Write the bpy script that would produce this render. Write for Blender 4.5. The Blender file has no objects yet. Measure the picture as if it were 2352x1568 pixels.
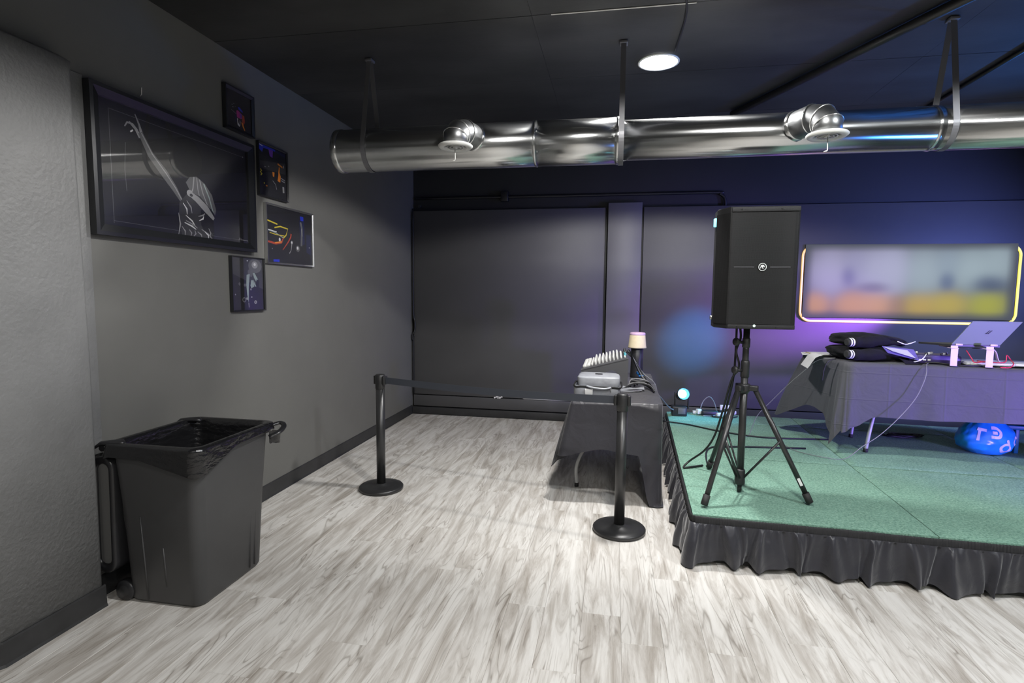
import bpy, bmesh, math, random
from mathutils import Vector, Matrix, noise
random.seed(7)
R = math.radians
PI = math.pi
sc = bpy.context.scene
COL = sc.collection
D, H = 6.608, 3.106            # back wall panels, ceiling
STAGE_Z = 0.292

# ------------------------------------------------------------------ camera
cam_d = bpy.data.cameras.new('camera')
cam_d.sensor_width = 36.0
cam_d.lens = 1261.83 * 36.0 / 2352.0
cam_d.clip_start = 0.02
cam = bpy.data.objects.new('camera', cam_d)
COL.objects.link(cam)
ax_r = Vector((0.98313528, 0.18260245, 0.01006774))
ax_u = Vector((-0.0258904, 0.08447534, 0.99608915))
ax_f = Vector((-0.18103785, 0.97955105, -0.08777834))
m = Matrix((ax_r, ax_u, -ax_f)).transposed().to_4x4()
m.translation = Vector((2.51847, 0.0, 1.55))
cam.matrix_world = m
sc.camera = cam

# ------------------------------------------------------------------ world, exposure
w = bpy.data.worlds.new('world')
sc.world = w
w.use_nodes = True
w.node_tree.nodes['Background'].inputs[0].default_value = (0.6, 0.62, 0.65, 1)
w.node_tree.nodes['Background'].inputs[1].default_value = 0.05
sc.view_settings.view_transform = 'Standard'
sc.view_settings.look = 'None'
sc.view_settings.exposure = 0.0
sc.view_settings.gamma = 1.0
sc.view_settings.use_curve_mapping = False

# ------------------------------------------------------------------ lights
def spot(name, loc, target, power, color, size, blend=0.15, radius=0.1):
    d = bpy.data.lights.new(name, 'SPOT')
    d.energy = power
    d.color = color
    d.spot_size = R(size)
    d.spot_blend = blend
    d.shadow_soft_size = radius
    o = bpy.data.objects.new(name, d)
    COL.objects.link(o)
    o.location = loc
    o.rotation_euler = (Vector(target) - Vector(loc)).to_track_quat('-Z', 'Y').to_euler()
    return o

WHITE = (1.0, 0.985, 0.96)
COOL = (0.93, 0.97, 1.0)
WARM = (1.0, 0.95, 0.88)
NEUT = (1.0, 0.985, 0.955)
# recessed ceiling lights: wide cones that cut off just under the horizontal
for i, (x, y, p, c) in enumerate([(2.77, 3.95, 310, WHITE), (2.77, 1.95, 285, NEUT), (4.9, 1.95, 270, COOL),
                                  (2.77, -0.3, 110, WARM), (5.2, -0.3, 120, COOL), (2.77, -2.4, 110, WARM), (5.2, -2.4, 110, COOL)]):
    spot('ceiling_lamp', (x, y, H - 0.02), (x, y, 0), p, c, 158, 0.12, 0.09)
# coloured stage lamps to the right, outside the frame
spot('purple_table_wash', (6.9, 5.5, 1.62), (4.62, 6.60, 1.40), 4600, (0.40, 0.13, 1.0), 28, 1.0, 0.07)
spot('purple_front_wash', (6.7, 2.2, 0.50), (5.05, 4.6, 0.78), 850, (0.30, 0.20, 1.0), 44, 0.9, 0.12)
spot('blue_wall_wash', (7.4, 4.2, 2.0), (5.1, 6.6, 1.6), 560, (0.20, 0.27, 1.0), 85, 1.0, 0.15)
spot('blue_ceiling_wash', (6.9, 4.3, 1.9), (5.0, 4.1, 3.1), 520, (0.05, 0.26, 1.0), 58, 1.0, 0.1)
spot('teal_stage_wash', (6.2, 5.9, 2.7), (3.32, 5.80, 0.3), 1300, (0.01, 0.42, 0.75), 13, 1.0, 0.1)
spot('blue_beam', (4.7, 2.6, 2.55), (3.42, 6.6, 1.02), 5000, (0.0, 0.16, 0.46), 11.5, 1.0, 0.05)

# ------------------------------------------------------------------ materials
def nt(name):
    mt = bpy.data.materials.new(name)
    mt.use_nodes = True
    t = mt.node_tree
    b = t.nodes['Principled BSDF']
    return mt, t, b

def N(t, typ, **kw):
    n = t.nodes.new(typ)
    for k, v in kw.items():
        if k.startswith('i_'):
            key = k[2:]
            n.inputs[int(key) if key.isdigit() else key].default_value = v
        else:
            setattr(n, k, v)
    return n

def ramp(t, fac, stops):
    r = N(t, 'ShaderNodeValToRGB')
    els = r.color_ramp.elements
    while len(els) < len(stops):
        els.new(0.5)
    for e, (p, c) in zip(els, stops):
        e.position = p
        e.color = (*c, 1) if len(c) == 3 else c
    t.links.new(fac, r.inputs[0])
    return r

def mat(name, col, rough=0.5, metal=0.0, var=0.0, scale=8.0, bump=0.0, bscale=80.0, coord='Object', spec=0.5,
        stretch=(1, 1, 1), sheen=0.0, coat=0.0, emit=None, estr=0.0):
    mt, t, b = nt(name)
    b.inputs['Base Color'].default_value = (*col, 1)
    b.inputs['Roughness'].default_value = rough
    b.inputs['Metallic'].default_value = metal
    b.inputs['Specular IOR Level'].default_value = spec
    b.inputs['Sheen Weight'].default_value = sheen
    b.inputs['Coat Weight'].default_value = coat
    if emit:
        b.inputs['Emission Color'].default_value = (*emit, 1)
        b.inputs['Emission Strength'].default_value = estr
    tc = N(t, 'ShaderNodeTexCoord')
    mp = N(t, 'ShaderNodeMapping')
    mp.inputs['Scale'].default_value = stretch
    t.links.new(tc.outputs[coord], mp.inputs[0])
    if var > 0:
        n = N(t, 'ShaderNodeTexNoise', i_Scale=scale, i_Detail=5.0, i_Roughness=0.6)
        t.links.new(mp.outputs[0], n.inputs['Vector'])
        lo = tuple(c * (1 - var) for c in col)
        hi = tuple(min(1, c * (1 + var)) for c in col)
        r = ramp(t, n.outputs['Fac'], [(0.3, lo), (0.7, hi)])
        t.links.new(r.outputs[0], b.inputs['Base Color'])
    if bump > 0:
        n2 = N(t, 'ShaderNodeTexNoise', i_Scale=bscale, i_Detail=4.0)
        t.links.new(mp.outputs[0], n2.inputs['Vector'])
        bp = N(t, 'ShaderNodeBump', i_Strength=bump, i_Distance=0.01)
        t.links.new(n2.outputs['Fac'], bp.inputs['Height'])
        t.links.new(bp.outputs[0], b.inputs['Normal'])
    return mt

def plank_mat():
    mt, t, b = nt('grey_oak_vinyl')
    tc = N(t, 'ShaderNodeTexCoord')
    oi = N(t, 'ShaderNodeObjectInfo')
    off = N(t, 'ShaderNodeCombineXYZ')
    mul = N(t, 'ShaderNodeMath', operation='MULTIPLY', i_1=37.0)
    mul2 = N(t, 'ShaderNodeMath', operation='MULTIPLY', i_1=91.0)
    t.links.new(oi.outputs['Random'], mul.inputs[0])
    t.links.new(oi.outputs['Random'], mul2.inputs[0])
    t.links.new(mul.outputs[0], off.inputs[0])
    t.links.new(mul2.outputs[0], off.inputs[1])
    add = N(t, 'ShaderNodeVectorMath', operation='ADD')
    t.links.new(tc.outputs['Object'], add.inputs[0])
    t.links.new(off.outputs[0], add.inputs[1])
    mp = N(t, 'ShaderNodeMapping')
    mp.inputs['Scale'].default_value = (7.0, 0.85, 1)
    t.links.new(add.outputs[0], mp.inputs[0])
    n1 = N(t, 'ShaderNodeTexNoise', i_Scale=1.6, i_Detail=6.0, i_Roughness=0.62, i_Distortion=1.2)
    t.links.new(mp.outputs[0], n1.inputs['Vector'])
    mp2 = N(t, 'ShaderNodeMapping')
    mp2.inputs['Scale'].default_value = (34.0, 2.6, 1)
    t.links.new(add.outputs[0], mp2.inputs[0])
    n2 = N(t, 'ShaderNodeTexNoise', i_Scale=1.5, i_Detail=5.0, i_Roughness=0.7, i_Distortion=0.6)
    t.links.new(mp2.outputs[0], n2.inputs['Vector'])
    mp3 = N(t, 'ShaderNodeMapping')
    mp3.inputs['Scale'].default_value = (7.0, 0.9, 1)
    t.links.new(add.outputs[0], mp3.inputs[0])
    r1 = ramp(t, n1.outputs['Fac'], [(0.30, (0.40, 0.365, 0.325)), (0.43, (0.53, 0.50, 0.465)), (0.55, (0.70, 0.68, 0.65)), (0.75, (0.76, 0.745, 0.72))])
    # growth-ring lines: contours of a stretched noise
    n5 = N(t, 'ShaderNodeTexNoise', i_Scale=1.1, i_Detail=2.5, i_Roughness=0.45, i_Distortion=0.8)
    t.links.new(mp3.outputs[0], n5.inputs['Vector'])
    m5 = N(t, 'ShaderNodeMath', operation='MULTIPLY', i_1=26.0)
    t.links.new(n5.outputs['Fac'], m5.inputs[0])
    f5 = N(t, 'ShaderNodeMath', operation='PINGPONG', i_1=1.0)
    t.links.new(m5.outputs[0], f5.inputs[0])
    r3 = ramp(t, f5.outputs[0], [(0.0, (0.50, 0.475, 0.45)), (0.25, (0.93, 0.925, 0.92)), (0.6, (1, 1, 1))])
    r2 = ramp(t, n2.outputs['Fac'], [(0.30, (0.55, 0.52, 0.49)), (0.42, (0.90, 0.89, 0.88)), (0.58, (1, 1, 1))])
    mp4 = N(t, 'ShaderNodeMapping')
    mp4.inputs['Scale'].default_value = (5.0, 1.3, 1)
    t.links.new(add.outputs[0], mp4.inputs[0])
    n4 = N(t, 'ShaderNodeTexNoise', i_Scale=1.4, i_Detail=3.0)
    t.links.new(mp4.outputs[0], n4.inputs['Vector'])
    mk = ramp(t, n4.outputs['Fac'], [(0.42, (0.0,) * 3), (0.62, (0.95,) * 3)])
    mk2 = ramp(t, n4.outputs['Fac'], [(0.36, (0.9,) * 3), (0.60, (0.15,) * 3)])
    mx = N(t, 'ShaderNodeMixRGB', blend_type='MULTIPLY', i_0=1.0)
    t.links.new(r1.outputs[0], mx.inputs[1]); t.links.new(r2.outputs[0], mx.inputs[2]); t.links.new(mk2.outputs[0], mx.inputs[0])
    mx2 = N(t, 'ShaderNodeMixRGB', blend_type='MULTIPLY', i_0=0.75)
    t.links.new(mx.outputs[0], mx2.inputs[1]); t.links.new(r3.outputs[0], mx2.inputs[2]); t.links.new(mk.outputs[0], mx2.inputs[0])
    rb = ramp(t, oi.outputs['Random'], [(0.0, (0.92, 0.915, 0.91)), (1.0, (1.0, 1.0, 1.0))])
    mx3 = N(t, 'ShaderNodeMixRGB', blend_type='MULTIPLY', i_0=1.0)
    t.links.new(mx2.outputs[0], mx3.inputs[1]); t.links.new(rb.outputs[0], mx3.inputs[2])
    t.links.new(mx3.outputs[0], b.inputs['Base Color'])
    b.inputs['Roughness'].default_value = 0.5
    b.inputs['Specular IOR Level'].default_value = 0.35
    bp = N(t, 'ShaderNodeBump', i_Strength=0.12, i_Distance=0.004)
    t.links.new(n2.outputs['Fac'], bp.inputs['Height'])
    t.links.new(bp.outputs[0], b.inputs['Normal'])
    return mt

def carpet_mat():
    mt, t, b = nt('green_carpet')
    tc = N(t, 'ShaderNodeTexCoord')
    n1 = N(t, 'ShaderNodeTexNoise', i_Scale=75.0, i_Detail=6.0, i_Roughness=0.8)
    n2 = N(t, 'ShaderNodeTexNoise', i_Scale=6.0, i_Detail=3.0)
    t.links.new(tc.outputs['Object'], n1.inputs['Vector'])
    t.links.new(tc.outputs['Object'], n2.inputs['Vector'])
    r1 = ramp(t, n1.outputs['Fac'], [(0.32, (0.10, 0.20, 0.155)), (0.50, (0.215, 0.385, 0.30)), (0.68, (0.37, 0.56, 0.45))])
    r2 = ramp(t, n2.outputs['Fac'], [(0.3, (0.86, 0.86, 0.86)), (0.7, (1.0, 1.0, 1.0))])
    mx = N(t, 'ShaderNodeMixRGB', blend_type='MULTIPLY', i_0=1.0)
    t.links.new(r1.outputs[0], mx.inputs[1]); t.links.new(r2.outputs[0], mx.inputs[2])
    t.links.new(mx.outputs[0], b.inputs['Base Color'])
    b.inputs['Roughness'].default_value = 0.95
    b.inputs['Specular IOR Level'].default_value = 0.1
    bp = N(t, 'ShaderNodeBump', i_Strength=0.5, i_Distance=0.01)
    t.links.new(n1.outputs['Fac'], bp.inputs['Height'])
    t.links.new(bp.outputs[0], b.inputs['Normal'])
    return mt

def glass_mat(name, ior=1.6, rough=0.03):
    mt = bpy.data.materials.new(name)
    mt.use_nodes = True
    t = mt.node_tree
    t.nodes.clear()
    out = N(t, 'ShaderNodeOutputMaterial')
    tr = N(t, 'ShaderNodeBsdfTransparent')
    gl = N(t, 'ShaderNodeBsdfGlossy', i_Roughness=rough)
    fr = N(t, 'ShaderNodeFresnel', i_IOR=ior)
    mx = N(t, 'ShaderNodeMixShader')
    ge = N(t, 'ShaderNodeNewGeometry')
    inv = N(t, 'ShaderNodeMath', operation='SUBTRACT', i_0=1.0)
    t.links.new(ge.outputs['Backfacing'], inv.inputs[1])
    ml = N(t, 'ShaderNodeMath', operation='MULTIPLY')
    t.links.new(fr.outputs[0], ml.inputs[0]); t.links.new(inv.outputs[0], ml.inputs[1])
    t.links.new(ml.outputs[0], mx.inputs[0]); t.links.new(tr.outputs[0], mx.inputs[1]); t.links.new(gl.outputs[0], mx.inputs[2])
    t.links.new(mx.outputs[0], out.inputs[0])
    return mt

def duct_mat():
    mt, t, b = nt('galvanised_sheet')
    tc = N(t, 'ShaderNodeTexCoord')
    mp = N(t, 'ShaderNodeMapping')
    mp.inputs['Scale'].default_value = (0.8, 12, 12)
    t.links.new(tc.outputs['Object'], mp.inputs[0])
    n = N(t, 'ShaderNodeTexNoise', i_Scale=1.4, i_Detail=4.0)
    t.links.new(mp.outputs[0], n.inputs['Vector'])
    r = ramp(t, n.outputs['Fac'], [(0.3, (0.58, 0.59, 0.59)), (0.7, (0.74, 0.745, 0.74))])
    t.links.new(r.outputs[0], b.inputs['Base Color'])
    rr = ramp(t, n.outputs['Fac'], [(0.3, (0.17,) * 3), (0.7, (0.27,) * 3)])
    t.links.new(rr.outputs[0], b.inputs['Roughness'])
    b.inputs['Metallic'].default_value = 1.0
    b.inputs['Anisotropic'].default_value = 0.85
    b.inputs['Anisotropic Rotation'].default_value = 0.25
    tg = N(t, 'ShaderNodeTangent', direction_type='RADIAL', axis='X')
    t.links.new(tg.outputs[0], b.inputs['Tangent'])
    bp = N(t, 'ShaderNodeBump', i_Strength=0.06, i_Distance=0.02)
    t.links.new(n.outputs['Fac'], bp.inputs['Height'])
    t.links.new(bp.outputs[0], b.inputs['Normal'])
    return mt

def grille_mat():
    mt, t, b = nt('speaker_grille')
    tc = N(t, 'ShaderNodeTexCoord')
    v = N(t, 'ShaderNodeTexVoronoi', i_Scale=210.0)
    v.inputs['Randomness'].default_value = 0.15
    t.links.new(tc.outputs['Object'], v.inputs['Vector'])
    r = ramp(t, v.outputs['Distance'], [(0.25, (0.004, 0.004, 0.004)), (0.45, (0.013, 0.013, 0.0135))])
    t.links.new(r.outputs[0], b.inputs['Base Color'])
    b.inputs['Roughness'].default_value = 0.6
    b.inputs['Specular IOR Level'].default_value = 0.2
    bp = N(t, 'ShaderNodeBump', i_Strength=0.4, i_Distance=0.003)
    t.links.new(v.outputs['Distance'], bp.inputs['Height'])
    t.links.new(bp.outputs[0], b.inputs['Normal'])
    return mt

def cloth_mat(name, col, crease=0.0, sheen=0.2, rough=0.75):
    mt, t, b = nt(name)
    b.inputs['Base Color'].default_value = (*col, 1)
    b.inputs['Roughness'].default_value = rough
    b.inputs['Sheen Weight'].default_value = sheen
    b.inputs['Specular IOR Level'].default_value = 0.3
    tc = N(t, 'ShaderNodeTexCoord')
    n = N(t, 'ShaderNodeTexNoise', i_Scale=7.0, i_Detail=4.0, i_Distortion=0.8)
    t.links.new(tc.outputs['Object'], n.inputs['Vector'])
    h = n.outputs['Fac']
    if crease:
        sx = N(t, 'ShaderNodeSeparateXYZ')
        t.links.new(tc.outputs['Object'], sx.inputs[0])
        acc = h
        for ax, step, o in ((0, 0.36, 0.17), (2, 0.21, 0.02)):
            a = N(t, 'ShaderNodeMath', operation='ADD', i_1=o + 10.0)
            t.links.new(sx.outputs[ax], a.inputs[0])
            dv = N(t, 'ShaderNodeMath', operation='DIVIDE', i_1=step)
            t.links.new(a.outputs[0], dv.inputs[0])
            f = N(t, 'ShaderNodeMath', operation='FRACT')
            t.links.new(dv.outputs[0], f.inputs[0])
            s = N(t, 'ShaderNodeMath', operation='SUBTRACT', i_1=0.5)
            t.links.new(f.outputs[0], s.inputs[0])
            ab = N(t, 'ShaderNodeMath', operation='ABSOLUTE')
            t.links.new(s.outputs[0], ab.inputs[0])
            lt = N(t, 'ShaderNodeMapRange')
            lt.inputs['From Min'].default_value = 0.0
            lt.inputs['From Max'].default_value = 0.03
            lt.inputs['To Min'].default_value = crease
            lt.inputs['To Max'].default_value = 0.0
            t.links.new(ab.outputs[0], lt.inputs['Value'])
            ad = N(t, 'ShaderNodeMath', operation='ADD')
            t.links.new(acc, ad.inputs[0]); t.links.new(lt.outputs[0], ad.inputs[1])
            acc = ad.outputs[0]
        h = acc
    bp = N(t, 'ShaderNodeBump', i_Strength=0.35, i_Distance=0.03)
    t.links.new(h, bp.inputs['Height'])
    t.links.new(bp.outputs[0], b.inputs['Normal'])
    return mt

M = {}
M['plank'] = plank_mat()
M['carpet'] = carpet_mat()
M['duct'] = duct_mat()
M['grille'] = grille_mat()
M['glass'] = glass_mat('picture_glass', 2.5, 0.02)
M['wall'] = mat('grey_wall_paint', (0.134, 0.133, 0.125), 0.55, var=0.05, scale=2.5, bump=0.05, bscale=120)
M['pilaster'] = mat('textured_grey_paint', (0.165, 0.166, 0.166), 0.5, var=0.08, scale=5, bump=0.35, bscale=55)
M['panel'] = mat('charcoal_panel_paint', (0.066, 0.065, 0.066), 0.5, var=0.05, scale=2, bump=0.03, bscale=60)
M['pillar'] = mat('charcoal_pillar_paint', (0.115, 0.114, 0.112), 0.5, var=0.04, scale=2)
M['upper'] = mat('black_wall_paint', (0.013, 0.014, 0.0145), 0.6, var=0.1, scale=2)
M['gap'] = mat('dark_gap', (0.008, 0.008, 0.009), 0.8)
M['base'] = mat('black_rubber_base', (0.028, 0.028, 0.029), 0.5, var=0.2, scale=9, bump=0.05)
M['ceiling'] = mat('black_ceiling_paint', (0.026, 0.026, 0.027), 0.55, var=0.55, scale=1.3, bump=0.06, bscale=30, stretch=(0.7, 1.6, 1))
M['beam'] = mat('black_pipe', (0.012, 0.012, 0.013), 0.4)
M['chip'] = mat('bare_white_chip', (0.75, 0.73, 0.7), 0.8)
M['black'] = mat('black_plastic', (0.018, 0.018, 0.019), 0.42, bump=0.05, bscale=200)
M['bin'] = mat('bin_plastic', (0.052, 0.052, 0.054), 0.42, var=0.06, scale=6, bump=0.04, bscale=300)
M['bin_dark'] = mat('bin_lid_plastic', (0.018, 0.018, 0.02), 0.3)
M['bin_grey'] = mat('bin_lid_inside', (0.15, 0.15, 0.148), 0.4)
M['bag'] = mat('black_bin_liner', (0.010, 0.010, 0.011), 0.16, bump=0.9, bscale=16, stretch=(1, 1, 2.2), spec=0.6)
M['rope'] = mat('black_metal', (0.030, 0.030, 0.032), 0.38, metal=0.0)
M['blackmetal'] = mat('matt_black_metal', (0.022, 0.022, 0.023), 0.35, spec=0.6)
M['belt'] = mat('dark_belt_webbing', (0.040, 0.045, 0.058), 0.6, bump=0.1, bscale=300)
M['frame'] = mat('black_picture_frame', (0.016, 0.017, 0.02), 0.3, spec=0.6)
M['silver'] = mat('silver_edge', (0.6, 0.6, 0.6), 0.3, metal=1.0)
M['elbow'] = mat('dull_sheet_metal', (0.24, 0.245, 0.25), 0.40, metal=1.0, var=0.15, scale=5)
M['strap'] = mat('grey_steel_strap', (0.14, 0.14, 0.15), 0.45, metal=0.3)
M['white_metal'] = mat('white_enamel', (0.62, 0.62, 0.60), 0.4)
M['dark'] = mat('black_and_shade', (0.006, 0.006, 0.006), 0.7)  # own black of zip, badge, screws and marks; painted shade in the outlet throats
M['cloth_l'] = cloth_mat('black_tablecloth', (0.036, 0.035, 0.042), 0.0, 0.25, 0.32)
M['cloth_r'] = cloth_mat('charcoal_tablecloth', (0.068, 0.068, 0.078), 0.22, 0.15, 0.65)
M['skirt'] = cloth_mat('black_satin_skirt', (0.026, 0.026, 0.033), 0.0, 0.30, 0.36)
M['band'] = mat('shirred_band', (0.016, 0.016, 0.018), 0.7, bump=0.6, bscale=70, stretch=(1, 1, 0.05))
M['deck'] = mat('stage_deck', (0.03, 0.03, 0.03), 0.8)
M['tablegrey'] = mat('grey_table_steel', (0.42, 0.42, 0.42), 0.4, metal=0.2)
M['tableplastic'] = mat('table_plastic', (0.45, 0.45, 0.43), 0.6)
M['foot'] = mat('dark_foot', (0.02, 0.02, 0.02), 0.7)
M['speaker'] = mat('speaker_cabinet', (0.017, 0.017, 0.018), 0.55, spec=0.3, bump=0.25, bscale=260)
M['logo'] = mat('white_logo', (0.75, 0.78, 0.77), 0.4)
M['led_w'] = mat('led_white', (0.7, 0.9, 0.8), 0.4, emit=(0.6, 1.0, 0.8), estr=2.5)
M['led_c'] = mat('led_cyan', (0.2, 0.7, 0.8), 0.4, emit=(0.15, 0.8, 1.0), estr=3.0)
M['lens_w'] = mat('lamp_lens', (0.8, 0.9, 1.0), 0.3, emit=(0.55, 0.9, 1.0), estr=6.0)
M['lens_b'] = mat('lamp_lens_blue', (0.1, 0.5, 0.8), 0.3, emit=(0.02, 0.32, 0.75), estr=1.2)
M['disc'] = mat('ceiling_light_diffuser', (0.9, 0.9, 0.9), 0.5, emit=(0.95, 0.98, 1.0), estr=26.0)
M['mixer'] = mat('mixer_shell', (0.085, 0.085, 0.09), 0.4)
M['mixer_top'] = mat('mixer_face', (0.07, 0.07, 0.075), 0.4)
M['knob'] = mat('white_control', (0.68, 0.68, 0.66), 0.4)
M['case'] = mat('grey_vinyl_case', (0.33, 0.34, 0.37), 0.38, var=0.15, scale=14, bump=0.3, bscale=20)
M['shade'] = mat('cream_shade', (0.66, 0.56, 0.38), 0.7, var=0.08, scale=20, bump=0.1)
M['pink'] = mat('pink_cap', (0.62, 0.42, 0.60), 0.4)
M['blue'] = mat('blue_plug', (0.03, 0.22, 0.65), 0.35)
M['tealp'] = mat('teal_plastic', (0.06, 0.35, 0.42), 0.35)
M['cable'] = mat('black_cable', (0.012, 0.012, 0.013), 0.45)
M['cable_g'] = mat('grey_cable', (0.20, 0.20, 0.21), 0.4)
M['white'] = mat('white_plastic', (0.74, 0.74, 0.73), 0.4)
M['paper'] = mat('white_paper', (0.72, 0.72, 0.71), 0.8, var=0.05, scale=10)
M['kraft'] = mat('kraft_folder', (0.45, 0.38, 0.2), 0.8)
M['jacket'] = mat('black_wool', (0.007, 0.007, 0.009), 0.85, sheen=0.04, spec=0.2, bump=0.5, bscale=30)
M['lining'] = mat('purple_lining', (0.10, 0.08, 0.26), 0.4, sheen=0.2, bump=0.3, bscale=15)
M['grey_patch'] = mat('grey_fleece', (0.42, 0.42, 0.46), 0.9, bump=0.5, bscale=60)
M['rib'] = mat('ribbed_cuff', (0.02, 0.02, 0.022), 0.8, bump=0.3, bscale=150)
M['stripe'] = mat('white_stripe', (0.78, 0.78, 0.78), 0.8)
M['laptop'] = mat('silver_laptop', (0.15, 0.185, 0.15), 0.45, metal=0.2)
M['laptop_d'] = mat('dark_laptop_base', (0.02, 0.02, 0.022), 0.4)
M['stand'] = mat('pink_lit_metal', (0.66, 0.52, 0.68), 0.45)  # pink of the stage light put into the pale metal's colour
M['ctrl'] = mat('controller_body', (0.05, 0.035, 0.13), 0.35)  # purple stage light put into the body colour
M['red'] = mat('red_cable', (0.55, 0.03, 0.06), 0.4)
M['bag_blue'] = mat('blue_plastic_bag', (0.015, 0.28, 0.74), 0.3, var=0.25, scale=6, bump=0.5, bscale=9, spec=0.6)
M['letter'] = mat('white_bag_print', (0.76, 0.70, 0.75), 0.45)
M['teal_bar'] = mat('teal_board', (0.01, 0.15, 0.30), 0.4)

# ------------------------------------------------------------------ mesh builder
class MB:
    def __init__(s):
        s.v = []; s.f = []; s.mi = []; s.sm = []
    def add(s, verts, faces, mi=0, smooth=False):
        o = len(s.v)
        s.v += [Vector(p) for p in verts]
        for f in faces:
            s.f.append(tuple(i + o for i in f)); s.mi.append(mi); s.sm.append(smooth)
        return s
    def box(s, c, size, rot=None, bev=0.0, seg=2, mi=0, smooth=False):
        bm = bmesh.new()
        bmesh.ops.create_cube(bm, size=1.0)
        bmesh.ops.scale(bm, vec=size, verts=bm.verts)
        if bev > 0:
            bmesh.ops.bevel(bm, geom=list(bm.edges), offset=bev, segments=seg, profile=0.5, affect='EDGES')
        bmesh.ops.recalc_face_normals(bm, faces=bm.faces)
        mx = Matrix.Translation(c)
        if rot is not None:
            mx = mx @ (rot.to_4x4() if isinstance(rot, Matrix) else Matrix.Rotation(rot, 4, 'Z'))
        bm.verts.index_update()
        s.add([mx @ v.co for v in bm.verts], [[v.index for v in f.verts] for f in bm.faces], mi, smooth or bev > 0)
        bm.free()
        return s
    def rings(s, rings, closed=True, cap0=True, cap1=True, mi=0, smooth=True):
        n = len(rings[0]); o = len(s.v)
        for r in rings:
            s.v += [Vector(p) for p in r]
        for j in range(len(rings) - 1):
            for i in range(n if closed else n - 1):
                a = o + j * n + i; b = o + j * n + (i + 1) % n
                s.f.append((a, b, b + n, a + n)); s.mi.append(mi); s.sm.append(smooth)
        if cap0 and closed:
            s.f.append(tuple(o + i for i in range(n))[::-1]); s.mi.append(mi); s.sm.append(False)
        if cap1 and closed:
            k = o + (len(rings) - 1) * n
            s.f.append(tuple(k + i for i in range(n))); s.mi.append(mi); s.sm.append(False)
        return s
    def tube(s, pts, r, n=8, mi=0, caps=True, flat=1.0):
        pts = [Vector(p) for p in pts]
        rs = r if isinstance(r, (list, tuple)) else [r] * len(pts)
        rings = []; up = None
        for i, p in enumerate(pts):
            t = (pts[min(i + 1, len(pts) - 1)] - pts[max(i - 1, 0)])
            if t.length < 1e-9: t = Vector((0, 0, 1))
            t.normalize()
            if up is None:
                up = Vector((0, 0, 1)) if abs(t.z) < 0.9 else Vector((1, 0, 0))
            a = t.cross(up)
            if a.length < 1e-6: a = t.orthogonal()
            a.normalize(); b = a.cross(t).normalized(); up = b
            rings.append([p + a * rs[i] * math.cos(k * 2 * PI / n) + b * rs[i] * flat * math.sin(k * 2 * PI / n) for k in range(n)])
        return s.rings(rings, True, caps, caps, mi, True)
    def cyl(s, p0, p1, r0, r1=None, n=20, mi=0):
        return s.tube([p0, p1], [r0, r0 if r1 is None else r1], n, mi)
    def lathe(s, prof, c, axis=(0, 0, 1), n=32, mi=0, smooth=True, cap0=True, cap1=True):
        q = Vector((0, 0, 1)).rotation_difference(Vector(axis).normalized())
        c = Vector(c)
        rings = [[c + q @ Vector((r * math.cos(k * 2 * PI / n), r * math.sin(k * 2 * PI / n), z)) for k in range(n)] for r, z in prof]
        return s.rings(rings, True, cap0, cap1, mi, smooth)
    def prism(s, poly, d, mi=0, to=None):
        """poly: 3D points of a planar outline; d: extrusion vector"""
        d = Vector(d); n = len(poly)
        a = [Vector(p) for p in poly]; b = [p + d for p in a]
        fs = [tuple(range(n))[::-1], tuple(range(n, 2 * n))] + [(i, (i + 1) % n, n + (i + 1) % n, n + i) for i in range(n)]
        return s.add(a + b, fs, mi, False)
    def grid(s, fn, nu, nv, mi=0, smooth=True, closed=False):
        o = len(s.v)
        for j in range(nv + 1):
            for i in range(nu + (0 if closed else 1)):
                s.v.append(Vector(fn(i / nu, j / nv)))
        w_ = nu if closed else nu + 1
        for j in range(nv):
            for i in range(nu):
                a = o + j * w_ + i; b = o + j * w_ + (i + 1) % w_
                s.f.append((a, b, b + w_, a + w_)); s.mi.append(mi); s.sm.append(smooth)
        return s
    def build(s, name, mats, parent=None, fix=True):
        if not isinstance(mats, (list, tuple)): mats = [mats]
        off = Vector(parent['_o']) if parent is not None and '_o' in parent else Vector((0, 0, 0))
        me = bpy.data.meshes.new(name)
        me.from_pydata([v - off for v in s.v], [], s.f)
        for m_ in mats: me.materials.append(m_)
        me.polygons.foreach_set('material_index', s.mi)
        me.polygons.foreach_set('use_smooth', s.sm)
        me.update()
        if fix:
            bm = bmesh.new(); bm.from_mesh(me)
            bmesh.ops.recalc_face_normals(bm, faces=bm.faces)
            bm.to_mesh(me); bm.free()
        o = bpy.data.objects.new(name, me)
        COL.objects.link(o)
        if parent is not None:
            o.parent = parent
        o['_o'] = tuple(off)
        return o

def tag(o, label, cat, group=None, kind=None):
    o['label'] = label; o['category'] = cat
    if group: o['group'] = group
    if kind: o['kind'] = kind
    return o

def thing(name, loc, label, cat, group=None, kind=None):
    o = bpy.data.objects.new(name, None)
    o.empty_display_size = 0.05
    COL.objects.link(o)
    o.location = loc
    o['_o'] = tuple(loc)
    return tag(o, label, cat, group, kind)

def solo(name, mb, mats, label, cat, group=None, kind=None, fix=True):
    """a thing that is one mesh: origin at its own base"""
    lo = Vector((sum(v.x for v in mb.v) / len(mb.v), sum(v.y for v in mb.v) / len(mb.v), min(v.z for v in mb.v)))
    mb.v = [v - lo for v in mb.v]
    o = mb.build(name, mats, None, fix)
    o.location = lo
    o['_o'] = tuple(lo)
    return tag(o, label, cat, group, kind)

def copy_tree(o, loc, label=None):
    def cp(x, parent):
        c = x.copy(); COL.objects.link(c)
        if parent is not None: c.parent = parent
        for ch in list(x.children): cp(ch, c)
        return c
    c = cp(o, None); c.location = loc
    if label: c['label'] = label
    return c

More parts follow.
